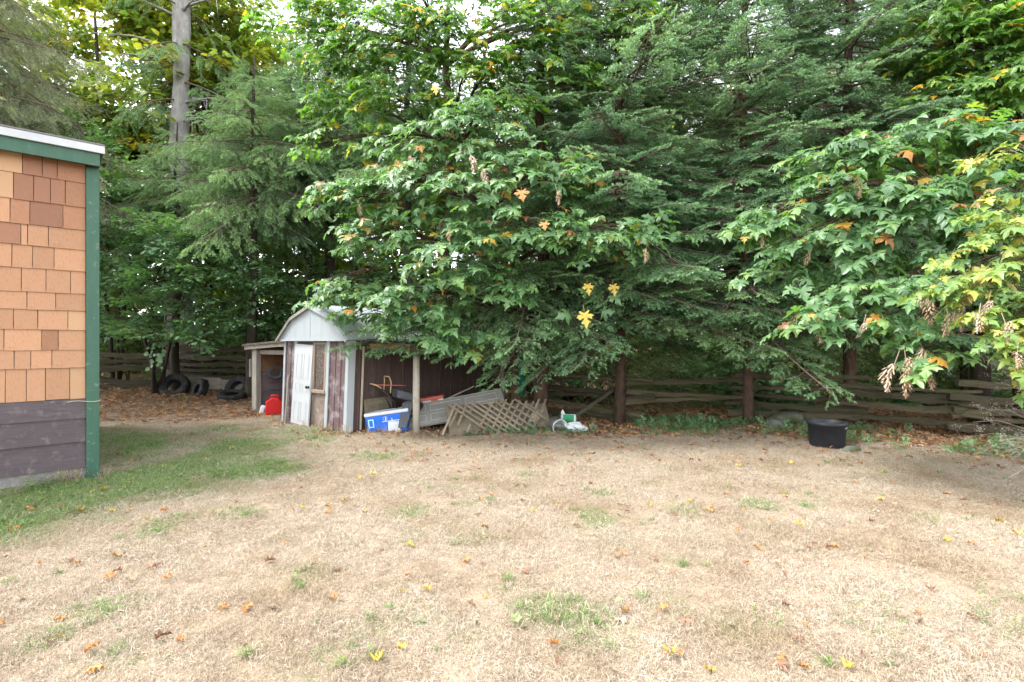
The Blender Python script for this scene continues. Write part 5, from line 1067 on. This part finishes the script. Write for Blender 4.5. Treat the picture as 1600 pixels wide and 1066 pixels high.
# ------------------------------------------------------------------ dry shrub with grey seed heads at the lawn edge
b0 = Vector((6.15, 5.3, gz(6.15,5.3))); ds = empty('dry_shrub', b0); tag(ds, 'dead grey stems with dried seed heads at the lawn edge', 'shrub'); rr = random.Random(9)
hv, hf = [], []
def bead(c, s_):
    k = len(hv); hv.extend([c+Vector(v)*s_ for v in ((1,0,0),(-1,0,0),(0,1,0),(0,-1,0),(0,0,1),(0,0,-1))]); hf.extend([(k,k+2,k+4),(k+2,k+1,k+4),(k+1,k+3,k+4),(k+3,k,k+4),(k+2,k,k+5),(k+1,k+2,k+5),(k+3,k+1,k+5),(k,k+3,k+5)])
for px, py, Y_ in ((1500,685,5.2),(1520,660,5.2),(1545,640,5.15),(1560,755,5.1),(1580,745,5.0),(1595,690,5.0),(1540,545,5.2),(1555,570,5.1),(1575,560,5.1),(1530,560,5.2),(1595,620,5.0),(1570,600,5.05),(1610,730,5.0),(1590,535,5.1),(1515,545,5.3),(1560,690,5.0),(1580,640,5.0),(1540,700,5.1),(1600,770,4.9),(1575,705,4.95)):
    tip = at(px,py,Y_); s0 = b0+Vector((rr.uniform(-.25,.25), rr.uniform(-.2,.2), -.02)); md = s0.lerp(tip,.5)+Vector((.1,.05,.30)); pts = [s0, s0.lerp(md,.5)+Vector((.03,0,.1)), md, md.lerp(tip,.6)+Vector((0,0,.06)), tip]
    mb = MB(); mb.tube(pts, [.005,.0045,.004,.003,.0015], 5)
    for _ in range(9):
        s1 = md.lerp(tip, rr.uniform(.35,1)); e_ = s1+Vector((rr.uniform(-.14,.14), rr.uniform(-.12,.12), rr.uniform(-.08,.10))); mb.tube([s1, e_], [.002,.001], 3)
        for _ in range(12): bead(e_+Vector((rr.gauss(0,.022), rr.gauss(0,.022), rr.gauss(0,.018))), rr.uniform(.003,.007))
    mb.build('stem', M['dead_twig'], ds, smooth=True, world=I4)
tag(link('seed_heads', raw_mesh('seed_heads', [tuple(v) for v in hv], hf, M['seed_grey']), ds, world=I4), kind='stuff')

# ------------------------------------------------------------------ fallen leaves
def curled(seed, mat): return leaf_source(seed, mat, fold=.30+.36*math.sin(seed*2.3), droop=.15+.42*math.sin(seed*1.7), wob=.34, petiole=.35, wide=(1, .45, .75)[seed % 3])
DL = [curled(300+i, M['dry_leaf']) for i in range(5)]
n = 42000; q = np.random.default_rng(21); x_ = q.uniform(-15,12,n); y_ = q.uniform(5.4,17,n); l_ = litter_at(x_, y_)
l_ = np.maximum(l_, .16*sst(5.6, 9.5, y_+.25*np.maximum(x_-3,0))**1.6*(x_ > -4)); keep = (q.random(n) < l_*np.where(x_ < -3.5, .55, np.where(y_ < 12.5, 1, .75))) & ~inside_shed(x_, y_) & ~inside_house(x_, y_) & (np.abs(x_) < y_*1.05+1)
x_, y_ = x_[keep], y_[keep]; n = len(x_)
scl_ = q.uniform(.04,.095,n); E_ = np.stack([q.normal(size=n)*.3, q.normal(size=n)*.3, q.uniform(0,6.28,n)],1)
tag(scatter('leaf_litter', np.stack([x_, y_, g(x_,y_)+.018+q.uniform(-.008,.015,n)],1), E_, scl_, q.integers(0,5,n), DL), 'brown fallen leaves lying thick under the trees and along the fences', 'leaf litter', kind='stuff')
FL = {k: [curled(330+10*i+j, M[k]).data for j in range(3)] for i, k in enumerate(('fallen_brown','fallen_orange','fallen_yellow','fallen_pale','fallen_green'))}
LAB = {'fallen_brown':'curled brown leaf lying on the dry lawn', 'fallen_orange':'curled orange leaf lying on the dry lawn', 'fallen_yellow':'yellow leaf lying on the dry lawn', 'fallen_pale':'pale bleached leaf lying on the dry lawn', 'fallen_green':'pale green leaf lying on the dry lawn'}
HAND = [(135,1024,'o'),(140,1052,'o'),(425,962,'p'),(630,1027,'y'),(592,1047,'y'),(1046,1032,'y'),(1108,1057,'y'),(1218,1040,'o'),(1322,1055,'y'),(965,947,'g'),(805,989,'g'),(975,965,'o'),(974,978,'p'),(873,980,'p'),(1033,960,'o'),(645,860,'y'),(1482,853,'y'),(732,883,'o'),(970,873,'o'),
    (1190,862,'o'),(1300,858,'o'),(1245,822,'y'),(350,958,'o'),(390,955,'o'),(115,884,'o'),(90,965,'o'),(283,1010,'o'),(245,1005,'b'),(260,800,'o'),(230,808,'y'),(535,787,'y'),(515,805,'o'),(470,797,'y'),(240,883,'b'),(1140,985,'p'),(1245,1005,'b'),(1455,930,'b'),(20,826,'o'),(50,798,'o'),(125,799,'y'),(95,790,'b'),
    (750,808,'b'),(770,777,'o'),(755,825,'y'),(830,797,'y'),(875,790,'o'),(965,807,'p'),(1015,795,'y'),(1105,800,'o'),(1110,800,'b'),(670,930,'y'),(735,955,'b'),(1066,975,'b'),(1440,978,'p'),(1375,740,'y'),(1235,725,'y'),(1380,787,'o'),(1485,775,'o'),(1500,785,'b'),(1555,815,'y'),(1590,838,'o'),(1290,860,'b'),(1510,960,'p'),(1530,975,'b'),(360,705,'y'),(240,728,'o'),(205,722,'o'),(190,715,'b')]
code = {'o':'fallen_orange','y':'fallen_yellow','b':'fallen_brown','p':'fallen_pale','g':'fallen_green'}
spots = [(gp_(px,py), code[c_], .062) for px, py, c_ in HAND]
q = np.random.default_rng(5)
while len(spots) < 300:
    py = 533+ (1066-533)*q.random()**1.25; px = q.uniform(0,1600)
    if py < 690: continue
    p = gp_(px, py)
    if q.random() > (.12+.88*np.clip((p.y-3.2)/4.5,0,1)) or litter_at(p.x,p.y) > .8 or inside_house(p.x,p.y): continue
    spots.append((p, q.choice(['fallen_brown','fallen_orange','fallen_pale','fallen_yellow'], p=[.36,.34,.24,.06]), q.uniform(.028,.058)))
for p, k, s_ in spots:
    s_ = s_*q.uniform(.8,1.15); me = FL[k][q.integers(0,3)]
    o = link('fallen_leaf', me, world=Matrix.LocRotScale(Vector((p.x, p.y, p.z+.024)), Euler((q.normal()*.28, q.normal()*.28, q.uniform(0,6.28))), Vector((s_,)*3)))
    tag(o, LAB[k], 'leaf', k.replace('fallen_','')+' leaves on the lawn')
# ground cover along the fence and weeds at the foot of things
n = 1900; q = np.random.default_rng(31); x_ = q.uniform(-1.5,9,n); lim = np.where(x_ < 4.2, 9.55, 9.3-(x_-4.2)*.62); y_ = lim+q.uniform(-.6,1.2,n)
keep = q.random(n) < np.clip(.25+.5*hnoise(x_,y_,1.5,3)+.35*(x_ > 2.5), 0, 1); x_, y_ = x_[keep], y_[keep]; n = len(x_)
E_ = np.stack([q.normal(size=n)*.3, -q.uniform(0,.9,n), q.uniform(0,6.28,n)],1)
tag(scatter('ground_cover', np.stack([x_, y_, g(x_,y_)+.02],1), E_, q.uniform(.2,.45,n), q.integers(0,4,n), TS['small']), 'low green creeping plants along the foot of the fence', 'ground cover', kind='stuff')
# weeds on the lawn and against the walls
wx, wy, ws = [], [], []
for px, py, c_ in ((1330,975,6),(1555,940,10),(1545,985,6),(1590,1000,10),(1195,985,6),(1375,965,5),(1405,1025,4),(545,1030,6),(590,1000,3),(105,755,16),(60,765,16),(30,775,14),(160,760,10),(265,625,8),(290,632,8)):
    p = gp_(px,py)
    for _ in range(c_): wx.append(p.x+rr.gauss(0,.06)); wy.append(p.y+rr.gauss(0,.06)); ws.append(rr.uniform(.12,.22)*(1 if py > 900 else 1.4))
wx, wy = np.array(wx), np.array(wy); n = len(wx)
tag(scatter('weeds', np.stack([wx, wy, g(wx,wy)+.02],1), np.stack([q.normal(size=n)*.3, -q.uniform(.2,1.2,n), q.uniform(0,6.28,n)],1), ws, q.integers(0,4,n), TS['shrub']), 'small bright green weeds sprouting from the lawn', 'weeds', kind='stuff')
RS = [source('tuft', grass_patch(70+i, 46, .035, .05, .11, (25,80), .0065)) for i in range(3)]
rx, ry, rs_ = [], [], []
for cx_, cy_, r_ in GP:
    for _ in range(int(2+r_*12*rr.random())): rx.append(cx_+rr.gauss(0,r_*.38)); ry.append(cy_+rr.gauss(0,r_*.38)); rs_.append(rr.uniform(.35,.95))
for _ in range(190):
    x0, y0 = rr.uniform(-6,7), 2.5+6.0*rr.random()**.8; rx.append(x0); ry.append(y0); rs_.append(rr.uniform(.25,.85))
for _ in range(700):
    x0, y0 = rr.uniform(-8,-2.4), rr.uniform(3.5,10)
    if green_at(x0, y0) > .45 and not inside_house(x0, y0) and not inside_shed(x0, y0): rx.append(x0); ry.append(y0); rs_.append(rr.uniform(.4,.9))
rx, ry = np.array(rx), np.array(ry); n = len(rx); keep = ~inside_house(rx, ry)
tag(scatter('grass_tufts', np.stack([rx, ry, g(rx,ry)-.003],1)[keep], np.stack([np.zeros(n),np.zeros(n),q.uniform(0,6,n)],1)[keep], np.array(rs_)[keep], q.integers(0,3,n)[keep], RS, extra={'green':q.uniform(.45,1.0,n)[keep]}), 'green tufts of living grass in the dry lawn', 'grass', kind='stuff')
# dry tall grass at the foot of house and shed
tg = [source('tuft', grass_patch(50+i, 40, .05, .12, .30, (4,45), .004)) for i in range(3)]
pp = [HC+Vector((.752,.659,0))*t_+Vector((.659,-.752,0))*.06 for t_ in (-.22,-.28,-.2,-.35,.05)]+[sw(s_,-.08,0) for s_ in (1.3,1.6,1.95,2.1,2.15,.05,.9)]+[gp_(px,py) for px,py in ((590,676),(600,678),(575,677),(660,682),(640,682),(615,679),(680,684))]
pp = np.array([(p[0],p[1]) for p in pp]); n = len(pp)
tag(scatter('dry_tufts', np.stack([pp[:,0],pp[:,1],g(pp[:,0],pp[:,1])-.01],1), np.stack([np.zeros(n),np.zeros(n),q.uniform(0,6,n)],1), q.uniform(.7,1.2,n), q.integers(0,3,n), tg, extra={'green':np.full(n,.15)}), 'dry grass tufts at the foot of the walls', 'grass', kind='stuff')
